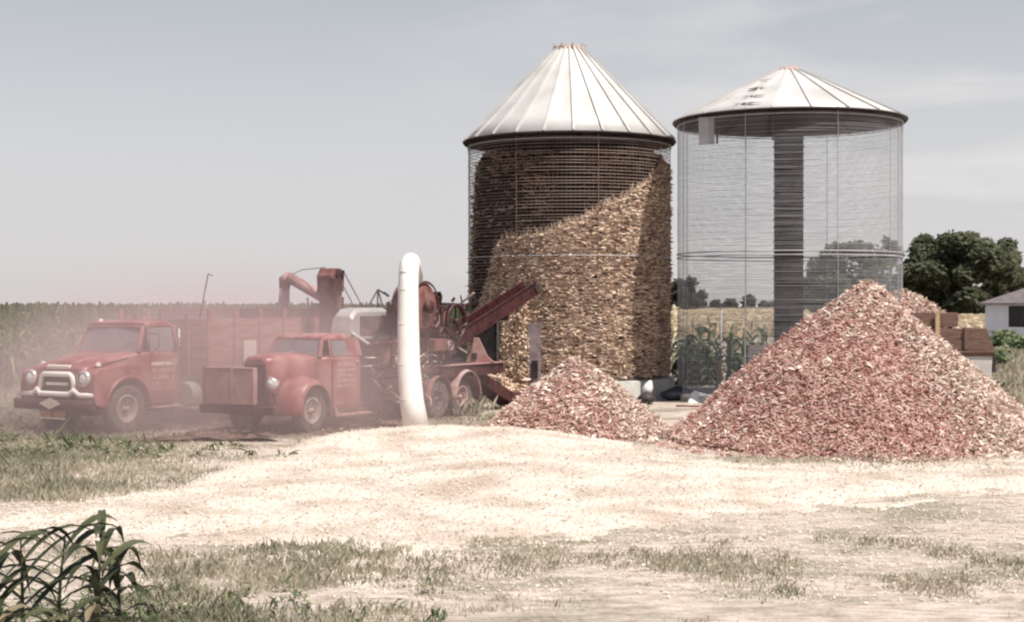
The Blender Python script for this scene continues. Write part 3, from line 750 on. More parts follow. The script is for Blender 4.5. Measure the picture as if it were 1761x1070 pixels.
mb = MB(); mb.box(3.712, 3.80, .05, .25, .8, 1.2); mb.build('tail_bracket', 'black', wg, .01)
pile('cob_heap', 'pale rounded load of cobs heaped in the farm wagon', 9.75, 38.3, 1.45, .85, 1.0, 3200, 21, .8, (.15, 0), .75, 1.86)

# ---------------------------------------------------------------- truck parts
def rrect(x, hw, z0, z1, r, n=4, hwt=None):
    """rounded section across the truck at x (hwt: narrower half-width at the top)"""
    hwt = hwt or hw; P = []
    for cx_, cz, a0 in ((hw-r, z0+r*.4, -pi/2), (hwt-r, z1-r, 0), (-(hwt-r), z1-r, pi/2), (-(hw-r), z0+r*.4, pi)):
        for i in range(n+1):
            a = a0+pi/2*i/n; rz = r*.4 if a0 in (-pi/2, pi) else r
            P.append(Vector((x, cx_+r*cos(a), cz+rz*sin(a))))
    return P
def wheel(root, x, y, r, w, out, rim='rim'):
    s_ = 1 if out > 0 else -1
    mb = MB(); rr = r*.56
    mb.lathe([(0, .02*s_), (rr*.22, .03*s_), (rr*.26, -.01*s_), (rr*.5, .035*s_), (rr*.8, .0*s_), (rr*.86, w*.46*s_), (rr*1.02, w*.48*s_), (rr*1.02, -w*.48*s_)], (x, y, r), 'y', 28)
    mb.lathe([(0, .09*s_), (rr*.2, .08*s_), (rr*.22, .02*s_)], (x, y, r), 'y', 14)
    for k in range(6):
        a = 2*pi*k/6; mb.lathe([(0, .055*s_), (.016, .055*s_), (.018, .02*s_)], (x+rr*.4*cos(a), y, r+rr*.4*sin(a)), 'y', 6)
    wl = mb.build('wheel', rim, root)
    mb = MB(); mb.lathe([(rr, -w*.42), (rr*1.1, -w*.5), (r*.86, -w*.52), (r*.97, -w*.42), (r, -w*.2), (r, w*.2), (r*.97, w*.42), (r*.86, w*.52), (rr*1.1, w*.5), (rr, w*.42)], (x, y, r), 'y', 32)
    mb.build('tyre', 'rubber', wl); return wl
def fender_sweep(root, cx, cz, r, y0, y1, a0, a1, m, crown=.09, tail=None):
    """rounded mudguard: crowned strip swept round the wheel (a measured from the front, over the top)"""
    mb = MB(); n = 20; K = 8; s_ = 1 if y1 > y0 else -1; vs = []
    for i in range(n+1):
        t = i/n; a = lerp(a0, a1, t)
        rr = r*(1+.10*sin(pi*t)**2)
        for k in range(K+1):
            q = k/K; y = lerp(y0, y1, q); dr = crown*(sqrt(max(0, 1-(q*.98)**2.6))-1)*1.6
            vs.append((cx+(rr+dr)*cos(a), y, cz+(rr+dr)*sin(a)))
    mb.add(vs, [(i*(K+1)+k, i*(K+1)+k+1, (i+1)*(K+1)+k+1, (i+1)*(K+1)+k) for i in range(n) for k in range(K)], True)
    return mb.build('fender', m, root, solid=.02)
def arc_pts(cx, cz, r, a0, a1, n): return [(cx+r*cos(lerp(a0, a1, i/n)), cz+r*sin(lerp(a0, a1, i/n))) for i in range(n+1)]
def letters(root, x0, x1, y, rows, m, seed):
    """rows of worn sign writing on a door: (z, height, fill)"""
    rnd = random.Random(seed); mb = MB()
    for z, h, gap in rows:
        x = x0+rnd.uniform(0, .05)
        while x < x1:
            w = h*rnd.uniform(.35, .7)
            if rnd.random() > gap:
                mb.box(x, x+w*.22, y, y+.004, z, z+h)
                if rnd.random() < .7: mb.box(x+w*.22, x+w*.8, y, y+.004, z+h*rnd.choice((0, .42, .8)), z+h*rnd.choice((.9, 1.))) if False else mb.box(x+w*.23, x+w*.75, y, y+.004, z+h*.8, z+h)
                if rnd.random() < .6: mb.box(x+w*.23, x+w*.72, y, y+.004, z, z+h*.2)
                if rnd.random() < .5: mb.box(x+w*.76, x+w*.95, y, y+.004, z+h*.05, z+h*.95)
            x += w*1.25
    mb.build('lettering', m, root)
HEAD = radians(-120)
# ---------------------------------------------------------------- first truck: grain truck
T1 = (-8.12, 29.22, 0)
gt = thing('grain_truck', 'dusty red grain truck with white grille and tall slatted box', 'truck', T1, HEAD)
mb = MB()                                                 # bonnet, cowl and cab below the windows
secs = [rrect(.86, .70, .80, 1.26, .10, hwt=.60), rrect(.84, .74, .74, 1.30, .12, hwt=.64), rrect(.70, .78, .70, 1.36, .14, hwt=.66), rrect(.3, .80, .66, 1.46, .16, hwt=.68), rrect(-.2, .82, .64, 1.54, .16, hwt=.72), rrect(-.42, .86, .58, 1.57, .10, hwt=.8), rrect(-.6, .90, .55, 1.56, .06), rrect(-1.45, .90, .55, 1.56, .06), rrect(-1.52, .86, .57, 1.54, .06)]
mb.loft(secs); mb.build('cab_body', 'red', gt)
mb = MB()                                                 # bonnet ridge and scoop mouth
mb.loft([rrect(.80, .22, 1.27, 1.345, .03), rrect(.3, .24, 1.40, 1.49, .04), rrect(-.3, .26, 1.5, 1.565, .03)]); hd = mb.build('hood_bulge', 'red', gt)
mb = MB(); mb.prism([(.872, 1.27), (.872, 1.325), (.80, 1.35), (.80, 1.27)], -.3, .3)
hb = mb.build('hood_badge', 'cream', gt, .01)
for s_ in (1, -1):                                        # fender with wheel arch
    out = [(.88, .62), (.90, .95), (.86, 1.18), (.74, 1.27), (.4, 1.31), (-.2, 1.33), (-.62, 1.3), (-.66, .58), (-.6, .56)]
    arch = [(x, z) for x, z in arc_pts(0, .50, .585, pi-.1, .1, 14)]
    poly = out+[(-.585, .52)]+arch[1:]+[(.62, .56)]
    mb = MB(); mb.prism(poly, .5*s_, .97*s_); fo = mb.build('front_fender', 'red', gt, .075, 4)
    mb = MB(); mb.tube([(x, .972*s_, z) for x, z in arc_pts(0, .50, .60, pi*.98, .02, 18)], .035, 8); mb.build('arch_flare', 'red', fo)
    mb = MB(); mb.lathe([(.0, .935), (.07, .93), (.115, .905), (.125, .88)], (0, .70*s_, 1.1), 'x', 20); hl = mb.build('headlight', 'lens', gt)
    mb = MB(); mb.lathe([(.12, .93), (.145, .92), (.15, .86)], (0, .70*s_, 1.1), 'x', 20); mb.build('headlight_ring', 'chrome', hl)
    mb = MB(); mb.lathe([(0, .08), (.05, .05), (.055, 0)], (.55, .72*s_, 1.32), 'z', 10); mb.build('marker_lamp', 'cream', gt)
mb = MB(); mb.box(.83, .868, -.5, .5, .78, 1.14); gr = mb.build('grille', 'black', gt)
mb = MB(); g = .885
mb.tube([(g, -.46, .86), (g, -.40, 1.12), (g+.01, -.34, 1.17), (g+.01, .34, 1.17), (g, .40, 1.12), (g, .46, .86)], .05, 8)
mb.tube([(g-.03, -.93, .79), (g+.02, -.60, .79), (g+.05, -.47, .88), (g+.07, -.38, .80), (g+.07, .38, .80), (g+.05, .47, .88), (g+.02, .60, .79), (g-.03, .93, .79)], .052, 8)
mb.build('grille_surround', 'white', gr)
mb = MB(); mb.bar((g, -.28, .99), (g, .28, .99), .05, .055); mb.build('grille_bar', 'white', gr, .01)
mb = MB()
mb.loft([[Vector((1.03+dx-.06*abs(q)**2, q*1.04, z)) for dx, z in ((0, .5), (.03, .53), (.03, .67), (0, .7), (-.03, .68), (-.03, .52))] for q in (-1, -.7, 0, .7, 1)])
bp_ = mb.build('bumper', 'bumper', gt)
mb = MB(); mb.prism([(-.28, .625), (0, .52), (.28, .625), (0, .73)], 1.068, 1.078, Matrix.Rotation(-pi/2, 4, 'Z') @ Matrix.Scale(-1, 4, (1, 0, 0))); dm = mb.build('diamond_sign', 'cream', bp_)
for v in dm.data.vertices: v.co.x = abs(v.co.x)
for y in (-.17, .17):
    mb = MB(); mb.box(1.0, 1.012, y-.14, y+.14, .36, .49); mb.build('number_plate', 'plate', bp_, .004)
mb = MB(); mb.bar((1.0, -.33, .345), (1.0, .33, .345), .02); mb.bar((1.0, -.3, .345), (.98, -.3, .52), .02); mb.bar((1.0, .3, .345), (.98, .3, .52), .02); mb.build('plate_bracket', 'chrome', bp_)
# greenhouse
mb = MB()
mb.loft([rrect(-.66, .70, 2.06, 2.085, .01), rrect(-.62, .74, 2.03, 2.1, .03), rrect(-.72, .76, 2.03, 2.14, .05), rrect(-1.05, .77, 2.03, 2.17, .06), rrect(-1.38, .76, 2.03, 2.14, .06), rrect(-1.47, .72, 2.03, 2.1, .05)])
rf = mb.build('cab_roof', 'red', gt)
for s_ in (1, -1):
    mb = MB(); mb.bar((-.44, .80*s_, 1.55), (-.64, .72*s_, 2.05), .07, .07)
    mb.build('front_pillar', 'red', gt, .012); mb = MB(); mb.bar((-1.44, .82*s_, 1.54), (-1.44, .72*s_, 2.06), .12, .08); mb.build('rear_pillar', 'red', gt, .012); mb = MB()
    mb.bar((-.66, .84*s_, 1.55), (-.72, .745*s_, 2.05), .03, .04); mb.build('vent_bar', 'red', gt, .012)
mb = MB(); mb.bar((-1.47, -.75, 1.6), (-1.47, .75, 1.6), .05, .14); mb.bar((-1.45, -.7, 2.0), (-1.45, .7, 2.0), .04, .1)
mb.build('rear_window_frame', 'red', gt, .012)
mb = MB(); mb.add([(-.425, -.76, 1.57), (-.36, 0, 1.57), (-.425, .76, 1.57), (-.63, .69, 2.05), (-.585, 0, 2.06), (-.63, -.69, 2.05)], [(0, 1, 4, 5), (1, 2, 3, 4)]); mb.build('windshield', 'glass', gt, solid=.008)
mb = MB(); mb.add([(-1.465, -.68, 1.66), (-1.465, .68, 1.66), (-1.465, .64, 1.96), (-1.465, -.64, 1.96)], [(0, 1, 2, 3)]); mb.build('rear_window', 'glass', gt, solid=.008)
for s_ in (1, -1):
    mb = MB(); mb.box(-1.38, -.62, .901*s_-.012, .901*s_+.012, .66, 1.5); dr = mb.build('door', 'red', gt, .01)
    mb = MB(); mb.add([(-.7, .85*s_, 1.57), (-1.38, .85*s_, 1.57), (-1.38, .75*s_, 2.03), (-.76, .75*s_, 2.03)], [(0, 1, 2, 3)]); mb.build('door_window', 'glass', dr, solid=.008)
    mb = MB(); mb.bar((-1.34, .935*s_, 1.38), (-1.2, .935*s_, 1.38), .025); mb.build('handle', 'chrome', dr)
    if s_ == 1:
        letters(dr, -1.32, -.66, .914, ((1.16, .075, .1), (1.03, .07, .15), (.92, .05, .15), (.82, .05, .3)), 'letter', 4)
        mb = MB(); mb.box(-1.36, -1.04, .914, .919, 1.29, 1.36); mb.box(-1.01, -.64, .914, .919, 1.29, 1.36); mb.build('white_stripe', 'letter', dr)
    mb = MB(); mb.box(-1.4, -.62, .80*s_ if s_ > 0 else -1.06, 1.06 if s_ > 0 else -.80, .46, .5); mb.build('running_board', 'pink', gt, .012)
    mb = MB(); mb.tube([(-.62, .9*s_, 1.5), (-.62, 1.14*s_, 1.66), (-.62, 1.15*s_, 1.9), (-.66, .82*s_, 1.92)], .009, 5); mi = mb.build('mirror_arm', 'black', gt)
for s_ in (1, -1): mb = MB(); mb.bar((.6, .665*s_, 1.325), (-.38, .735*s_, 1.475), .012, .012); mb.build('hood_seam', 'black', gt)
for y in (-.35, .3):
    mb = MB(); mb.bar((-.405, y, 1.59), (-.475, y+.3, 1.75), .012, .01); mb.build('wiper', 'black', gt)
mb = MB(); mb.lathe([(0, .07), (.04, .06), (.055, 0)], (-.78, -.55, 2.13), 'z', 10); mb.build('roof_lamp', 'cream', gt)
mb = MB(); mb.loft([rrect(-.56, .70, 2.035, 2.055, .008), rrect(-.66, .74, 2.055, 2.085, .01)]); mb.build('sun_visor', 'red', gt)
mb = MB(); mb.prism([(-.10, 1.83), (0, 1.66), (.10, 1.83), (0, 2.0)], -.012, .012, Matrix.Translation((-1.36, .99, 0)) @ Matrix.Rotation(radians(40), 4, 'Z')); mb.build('diamond_reflector', 'white', gt)
mb = MB(); mb.box(-1.4, -1.22, -.7, .7, .95, 1.75); mb.box(-1.22, -.78, -.7, .7, .95, 1.15); mb.build('seat', 'seat', gt, .04)
mb = MB(); mb.tube([(-.66+.07*cos(a)*.5, .36+.2*sin(a), 1.55+.2*cos(a)) for a in [2*pi*i/20 for i in range(20)]], .014, 6, closed=True); mb.build('steering_wheel', 'black', gt)
mb = MB()                                                 # chassis
for y in (-.4, .4): mb.box(-6.9, .75, y-.05, y+.05, .6, .78)
mb.box(-1.3, .4, -.35, .35, .36, .62); mb.box(.2, .8, -.6, .6, .5, .7); mb.box(-1.4, -.7, -.8, .8, .4, .56); mb.bar((0, -.75, .48), (0, .75, .48), .1); mb.bar((-4.9, -.8, .5), (-4.9, .8, .5), .14); mb.build('chassis', 'black', gt)
for y in (.82, -.82):
    wheel(gt, 0, y, .49, .24, y); wheel(gt, -4.9, y, .49, .26, y); wheel(gt, -4.9, y*.66, .49, .24, y)
mb = MB(); mb.tube([(-1.72, .78, .68), (-2.55, .78, .68)], .25, 20); ft = mb.build('fuel_tank', 'galv', gt, .03)
mb = MB(); mb.box(-2.6, -1.66, .5, 1.02, .38, .43); mb.build('tank_step', 'pink', gt, .01)
# box
mb = MB(); BW = 1.16; x0, x1 = -6.85, -1.95
mb.box(x0, x1, -BW, BW, 1.02, 1.12); mb.build('box_floor', 'wood', gt)
for y in (BW, -BW):
    mb = MB()
    for k in range(6): mb.box(x0, x1, y-.02, y+.02, 1.125+.178*k, 1.295+.178*k)
    sd = mb.build('box_side', 'red_box', gt, .006)
    mb = MB(); sg = 1 if y > 0 else -1
    for k in range(7):
        x = lerp(x0+.05, x1-.05, k/6); mb.box(x-.05, x+.05, y+.0215*sg-.0 if sg > 0 else y-.07, y+.07 if sg > 0 else y-.0215, 1.0, 2.38)
    mb.build('box_post', 'red_box', sd, .008)
    mb = MB(); mb.box(x0, x1-1.1, y-.055 if sg > 0 else y+.022, y-.022 if sg > 0 else y+.055, 2.2, 2.4); mb.box(x0, x1, y-.05, y+.085 if sg > 0 else y+.05, 2.381, 2.405) if False else None
    mb.build('box_rail', 'red_dark', sd)
mb = MB()
for k in range(6): mb.box(x1-.02, x1+.02, -BW+.025, BW-.025, 1.125+.178*k, 1.295+.178*k)
for y in (-.7, 0, .7): mb.box(x1+.022, x1+.07, y-.05, y+.05, 1.02, 2.3)
mb.build('box_front', 'red_box', gt, .006)
mb = MB()
for k in range(6): mb.box(x0-.02, x0+.02, -BW+.025, BW-.025, 1.125+.178*k, 1.295+.178*k)
mb.build('tail_gate', 'red_box', gt, .006)
mb = MB(); mb.box(-3.42, -3.02, BW+.072, BW+.08, 1.30, 1.74); mb.build('placard', 'cream', gt)
mb = MB(); mb.tube([(-2.0, .95, 2.2), (-2.2, 1.0, 3.1)], .013, 6); mb.bar((-2.2, 1.0, 3.1), (-2.3, 1.03, 3.06), .014); mb.build('whip_pole', 'black', gt)

# ---------------------------------------------------------------- second truck: old sheller truck
T2 = (-4.53, 29.18, 0)
st_ = thing('sheller_truck', 'old red round-fendered truck with a tan box on its front', 'truck', T2, HEAD)
mb = MB()
mb.loft([rrect(.66, .34, .62, 1.44, .14, hwt=.26), rrect(.62, .38, .58, 1.5, .16, hwt=.3), rrect(.3, .42, .56, 1.53, .2, hwt=.36), rrect(-.3, .52, .55, 1.54, .22, hwt=.46), rrect(-.48, .62, .5, 1.5, .16, hwt=.58)]); mb.build('hood', 'red', st_)
mb = MB(); mb.bar((.64, 0, 1.49), (-.5, 0, 1.555), .03, .025); mb.build('hood_trim', 'pink', st_)
mb = MB()
mb.loft([rrect(-.46, .62, .5, 1.46, .12, hwt=.58), rrect(-.62, .74, .46, 1.47, .08), rrect(-1.0, .80, .42, 1.46, .06), rrect(-1.6, .80, .42, 1.46, .06), rrect(-1.74, .72, .45, 1.46, .1)]); mb.build('cab_body', 'red', st_)
mb = MB()
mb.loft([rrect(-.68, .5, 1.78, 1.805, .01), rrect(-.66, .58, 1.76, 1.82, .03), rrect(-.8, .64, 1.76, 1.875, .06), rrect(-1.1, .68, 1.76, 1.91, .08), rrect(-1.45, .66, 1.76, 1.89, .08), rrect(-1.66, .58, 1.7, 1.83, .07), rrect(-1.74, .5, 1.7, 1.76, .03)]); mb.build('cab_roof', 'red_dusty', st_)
for s_ in (1, -1):
    mb = MB(); mb.bar((-.52, .63*s_, 1.45), (-.68, .55*s_, 1.78), .07, .07)
    mb.build('front_pillar', 'red', st_, .012); mb = MB(); mb.bar((-1.5, .755*s_, 1.45), (-1.5, .66*s_, 1.78), .42, .06, up=(0, 1, 0)); mb.build('rear_pillar', 'red', st_, .012); mb = MB()
    mb.bar((-.74, .73*s_, 1.45), (-.78, .64*s_, 1.78), .04, .04); mb.build('vent_bar', 'red', st_, .012)
mb = MB(); mb.bar((-.5, 0, 1.47), (-.67, 0, 1.79), .045, .03); mb.build('windshield_divider', 'red', st_, .008)
mb = MB(); mb.bar((-1.72, -.62, 1.5), (-1.72, .62, 1.5), .05, .12); mb.build('rear_sill', 'red', st_, .012)
mb = MB(); mb.add([(-.52, -.6, 1.46), (-.47, 0, 1.47), (-.52, .6, 1.46), (-.67, .53, 1.78), (-.63, 0, 1.79), (-.67, -.53, 1.78)], [(0, 1, 4, 5), (1, 2, 3, 4)]); mb.build('windshield', 'glass', st_, solid=.008)
for s_ in (1, -1):
    mb = MB(); mb.box(-1.58, -.72, .80*s_-.012, .80*s_+.012, .5, 1.42); dr = mb.build('door', 'red', st_, .012)
    mb = MB(); mb.add([(-.76, .765*s_, 1.47), (-1.32, .765*s_, 1.47), (-1.32, .67*s_, 1.77), (-.8, .67*s_, 1.77)], [(0, 1, 2, 3)]); mb.build('door_window', 'glass', dr, solid=.008)
    if s_ == 1: letters(dr, -1.45, -.85, .814, ((1.27, .075, .1), (1.16, .055, .15), (1.06, .055, .15), (.96, .055, .2), (.86, .05, .3)), 'letter', 8)
    mb = MB(); mb.bar((-1.52, .835*s_, 1.36), (-1.4, .835*s_, 1.36), .025); mb.build('handle', 'chrome', dr)
    fender_sweep(st_, 0, .46, .585, .38*s_, .96*s_, radians(-8), radians(196), 'red', .12)
    mb = MB(); mb.prism([(-.55, .3), (-1.75, .3), (-1.75, .345), (-.7, .345), (-.58, .5), (-.5, .5)], .6*s_, 1.0*s_); mb.build('running_board', 'pink', st_, .012)
    mb = MB(); mb.lathe([(0, .86), (.07, .85), (.105, .82), (.11, .8)], (0, .5*s_, 1.0), 'x', 18); hl = mb.build('headlight', 'lens', st_)
    mb = MB(); mb.lathe([(.105, .84), (.125, .82), (.12, .76), (.08, .66), (.02, .58)], (0, .5*s_, 1.0), 'x', 18); mb.build('lamp_shell', 'chrome', hl)
mb = MB(); mb.box(.60, .675, -.26, .26, .66, 1.36); gr = mb.build('grille', 'red_dark', st_, .02)
mb = MB(); mb.box(1.12, 1.24, -.80, .44, .62, 1.31); fb = mb.build('front_box', 'tan_panel', st_, .02)
mb = MB()
for y in (-.74, -.08): mb.box(1.242, 1.255, y-.02, y+.02, .62, 1.33); mb.box(1.242, 1.252, -.7, -.12, 1.26, 1.30); mb.box(1.242, 1.252, -.04, .42, 1.26, 1.30); mb.build('box_strap', 'pink', fb, .004)
mb = MB(); mb.box(1.02, 1.22, -.9, .9, .44, .6); mb.box(.4, 1.1, -.4, -.3, .46, .58); mb.box(.4, 1.1, .3, .4, .46, .58); mb.build('bumper', 'bumper', st_, .02)
mb = MB(); mb.box(-1.55, -1.38, -.6, .6, .8, 1.6); mb.box(-1.38, -.95, -.6, .6, .8, .98); mb.build('seat', 'seat', st_, .04)
mb = MB(); mb.tube([(-.82+.07*cos(a)*.5, .33+.19*sin(a), 1.42+.19*cos(a)) for a in [2*pi*i/20 for i in range(20)]], .013, 6, closed=True); mb.build('steering_wheel', 'black', st_)
mb = MB()
for y in (-.38, .38): mb.box(-6.9, .6, y-.05, y+.05, .62, .8)
mb.bar((0, -.7, .45), (0, .7, .45), .1); mb.bar((-4.38, -.8, .45), (-4.38, .8, .45), .14); mb.bar((-5.35, -.8, .45), (-5.35, .8, .45), .14); mb.box(-1.2, .3, -.3, .3, .36, .6); mb.build('chassis', 'black', st_)
for y in (.76, -.76):
    wheel(st_, 0, y, .455, .2, y)
    for x in (-4.38, -5.35): wheel(st_, x, y, .44, .24, y, 'rubber' if x > -5 else 'fender_pale')
for s_ in (1, -1):
    for x, rr_ in ((-4.38, .50), (-5.38, .57)): fender_sweep(st_, x, .44, rr_, .54*s_, (.95 if x > -5 else 1.04)*s_, radians(-4), radians(182), 'red_dull' if x > -5 else 'fender_pale', .05)
mb = MB(); mb.box(-7.0, -1.86, -.92, .92, 1.0, 1.14); mb.box(-7.0, -4.4, .921, .96, .9, 1.138); mb.build('deck', 'red_dark', st_, .01)
mb = MB(); mb.box(-7.0, -4.3, .7, 1.0, 1.142, 1.162); mb.build('deck_edge', 'pink', st_, .006)

# ---------------------------------------------------------------- corn sheller carried on the deck (same axes as its truck)
sh = thing('corn_sheller', 'rusty red corn sheller machinery with a white blower pipe standing on the old truck', 'machine', (T2[0], T2[1], 1.14), HEAD)
fw = Vector((cos(HEAD), sin(HEAD), 0)); lf_ = Vector((-sin(HEAD), cos(HEAD), 0))
def loc(p):                                               # place -> sheller axes
    d = Vector(p)-Vector((T2[0], T2[1], 1.14)); return Vector((d.dot(fw), d.dot(lf_), d.z))
def LW(px, py, d): return loc(W(px, py, d))
mb = MB(); mb.box(-4.0, -2.1, -.7, .72, .02, .62); mb.prism([(-4.9, .02), (-4.02, .02), (-4.02, .9), (-4.6, 1.0), (-4.9, .5)], -.6, .6); mb.build('shelling_body', 'red_dark', sh, .02)
mb = MB()
for x in (-2.3, -2.9, -3.5): mb.box(x-.03, x+.03, .722, .76, .02, .62)
mb.box(-4.0, -2.1, .762, .78, .54, .62); mb.box(-3.4, -2.35, .722, .74, .1, .46); mb.build('side_rib', 'red_dull', sh, .005)
mb = MB()                                                 # galvanised hood with mesh opening
hs_ = [(-1.95, .62, .30), (-1.98, .72, .28), (-2.08, 1.1, .27), (-2.25, 1.24, .26), (-2.5, 1.27, .26), (-3.3, 1.27, .26), (-3.5, 1.18, .25), (-3.55, .8, .24)]
mb.loft([[Vector((x, -.24, .622)), Vector((x, hw, .622)), Vector((x, hw, zt-.08)), Vector((x, hw-.08, zt)), Vector((x, -.16, zt)), Vector((x, -.24, zt-.08))] for x, zt, hw in hs_[1:]], True, False)
hd = mb.build('hood', 'galv', sh, .02)
mb = MB(); mb.box(-3.4, -2.35, .272, .285, .72, 1.1); mb.build('mesh_panel', 'slat', hd, .008)
mb = MB(); mb.bar(LW(598, 568, 30.9), LW(634, 592, 30.6), .12, .03); mb.bar(LW(640, 590, 30.7), LW(668, 578, 31.6), .2, .03); mb.build('chute_plate', 'galv', sh)
# drum and fan case behind the pipe
a0 = loc((-2.08, 32.05, 2.42)); mb = MB()
mb.lathe([(0, -.28), (.45, -.28), (.53, -.22), (.53, .22), (.45, .28), (0, .28)], a0, 'y', 30); dr = mb.build('fan_case', 'red_dull', sh)
mb = MB(); mb.lathe([(.54, .26), (.56, .29), (.5, .3)], a0, 'y', 30); mb.lathe([(.1, .3), (.14, .42), (0, .43)], a0, 'y', 14); mb.build('case_flange', 'red_dark', dr)
mb = MB(); mb.prism([(a0.x-.1, a0.z+.45), (a0.x-.85, a0.z-.25), (a0.x-.85, a0.z-.6), (a0.x+.1, a0.z-.5)], a0.y-.2, a0.y+.2); mb.build('fan_chute', 'red_dark', dr, .02)
# flywheel, pulleys, belt
def pulley(c, r, w, n=28, spokes=5, m='red_dark'):
    mb = MB(); mb.lathe([(r*.86, -w/2), (r, -w/2), (r, w/2), (r*.86, w/2), (r*.86, -w/2)], c, 'y', n); mb.lathe([(0, -w*.6), (r*.16, -w*.6), (r*.16, w*.6), (0, w*.6)], c, 'y', 12)
    for k in range(spokes):
        a = 2*pi*k/spokes+.3; mb.bar((c.x+r*.12*cos(a), c.y, c.z+r*.12*sin(a)), (c.x+r*.9*cos(a), c.y, c.z+r*.9*sin(a)), .035)
    return mb.build('pulley', m, sh)
c1 = LW(784, 553, 33.1); pulley(c1, .40, .10)
c2 = LW(745, 548, 32.4); pulley(c2, .19, .1, 20, 4, 'pink')
c3 = LW(752, 512, 32.6); pulley(c3, .13, .1, 18, 4)
c4 = LW(762, 578, 32.6); pulley(c4, .2, .12, 20, 4)
mb = MB()
for (ca, ra), (cb_, rb) in (((c1, .40), (c2, .19)), ((c3, .13), (c4, .2))):
    for s_ in (1, -1):
        p = Vector((ca.x, (ca.y+cb_.y)/2, ca.z+ra*s_)); q = Vector((cb_.x, (ca.y+cb_.y)/2, cb_.z+rb*s_)); mb.bar(p, q, .07, .012, up=(0, 0, 1))
mb.build('drive_belt', 'black', sh)
mb = MB()
for px, ya, yb, d in ((733, 505, 620, 32.2), (748, 520, 622, 32.5), (757, 560, 620, 32.7), (668, 520, 612, 31.7), (676, 535, 640, 31.2), (772, 570, 620, 33.0)):
    mb = MB(); mb.bar(LW(px, ya, d), LW(px+R.uniform(-4, 4), yb, d), .07); mb.build('frame_post', 'red_dark', sh, .006)
for (xa, ya), (xb, yb), d in (((725, 545), (790, 525), 33), ((730, 585), (775, 585), 32.6), ((728, 610), (768, 604), 32.6), ((735, 520), (765, 530), 32.4), ((740, 500), (758, 516), 32.6)):
    mb = MB(); mb.bar(LW(xa, ya, d), LW(xb, yb, d+.2), .05); mb.build('frame_bar', 'red_dark', sh, .006)
mb = MB(); b = LW(745, 592, 32.5); mb.box(b.x-.25, b.x+.25, b.y-.2, b.y+.2, b.z-.15, b.z+.12); mb.build('gear_case', 'red_dull', sh, .03); mb = MB(); b = LW(733, 560, 32.7); mb.box(b.x-.2, b.x+.2, b.y-.15, b.y+.15, b.z-.12, b.z+.1); mb.build('gear_case', 'red_dark', sh, .03); mb = MB(); b = LW(655, 610, 31.2); mb.box(b.x-.3, b.x+.25, b.y-.1, b.y+.1, b.z-.2, b.z+.16); mb.build('gear_case', 'red_dull', sh, .03)
rq = random.Random(31)
for _ in range(16):                                      # shafts, chains and braces of the drive side
    px, py, d_ = rq.uniform(728, 792), rq.uniform(500, 622), rq.uniform(32.2, 33.6)
    q1 = LW(px, py, d_); q2 = LW(px+rq.uniform(-26, 26), min(626, py+rq.uniform(-30, 30)), d_+rq.uniform(-.3, .3)); mb = MB(); mb.tube([q1, q2], rq.uniform(.012, .03), 6); mb.build('drive_shaft', rq.choice(('red_dark', 'red_dull', 'black', 'pink', 'rim')), sh)
for _ in range(6): pulley(LW(rq.uniform(730, 790), rq.uniform(520, 610), rq.uniform(32.3, 33.3)), rq.uniform(.06, .13), .07, 16, 3, rq.choice(('red_dark', 'rim', 'black')))
for px, py, w_ in ((742, 530, .3), (770, 600, .35), (736, 600, .3), (690, 600, .4), (760, 545, .22)):
    b = LW(px, py, 32.9); mb = MB(); mb.prism([(b.x-w_/2, b.z-.12), (b.x+w_/2, b.z-.16), (b.x+w_/2, b.z+.06), (b.x, b.z+.17), (b.x-w_/2, b.z+.1)], b.y-.12, b.y+.12); mb.build('shield', rq.choice(('red_dull', 'red_dark', 'pink')), sh, .015)
# A-frame and cables above
mb = MB(); ap = LW(650, 498, 32.0)
for px, py, d in ((623, 545, 31.6), (668, 562, 31.9), (648, 560, 32.4)): mb.tube([ap, LW(px, py, d)], .018, 6)
mb.tube([ap, LW(664, 507, 32.1)], .02, 6); mb.bar(LW(660, 503, 32.1), LW(669, 510, 32.1), .07, .05); mb.build('gantry', 'black', sh)
# rear pipe rail and lever
mb = MB(); mb.tube([LW(752, 522, 33.2), LW(806, 525, 35.0)], .03, 8); mb.bar(LW(777, 519, 34), LW(782, 512, 34), .06); mb.tube([LW(795, 522, 34.6), LW(792, 508, 34.6)], .018, 6); mb.tube([LW(799, 524, 34.6), LW(797, 540, 34.6), LW(806, 560, 34.6)], .02, 6); mb.build('rear_rail', 'red_dark', sh)
# bucket elevator delivering to the first truck
mb = MB(); e0 = loc((-3.93, 32.75, 1.0)); e1 = loc((-3.93, 32.75, 3.1))
mb.box(e0.x-.17, e0.x+.17, e0.y-.19, e0.y+.19, .02-.14, e1.z-.35); mb.prism([(e0.x-.22, e1.z-.35), (e0.x+.22, e1.z-.35), (e0.x+.24, e1.z), (e0.x+.12, e1.z+.16), (e0.x-.12, e1.z+.16), (e0.x-.24, e1.z)], e0.y-.2, e0.y+.2); el = mb.build('grain_elevator', 'red_dull', sh, .02)
mb = MB(); mb.box(e0.x-.22, e0.x-.172, e0.y-.2, e0.y+.2, .4, 1.5); mb.box(e0.x-.2, e0.x+.2, e0.y+.192, e0.y+.24, .35, 1.25); mb.box(e0.x+.05, e0.x+.32, e0.y+.2, e0.y+.34, 1.55, 1.9); mb.lathe([(0, .22), (.12, .22), (.12, .28), (0, .28)], (e0.x, e0.y, e1.z), 'y', 16); mb.lathe([(.1, .2), (.16, .2), (.16, .3), (.1, .3)], (e0.x+.1, e0.y, .9), 'y', 16); mb.build('elevator_cover', 'red_dark', el, .01)
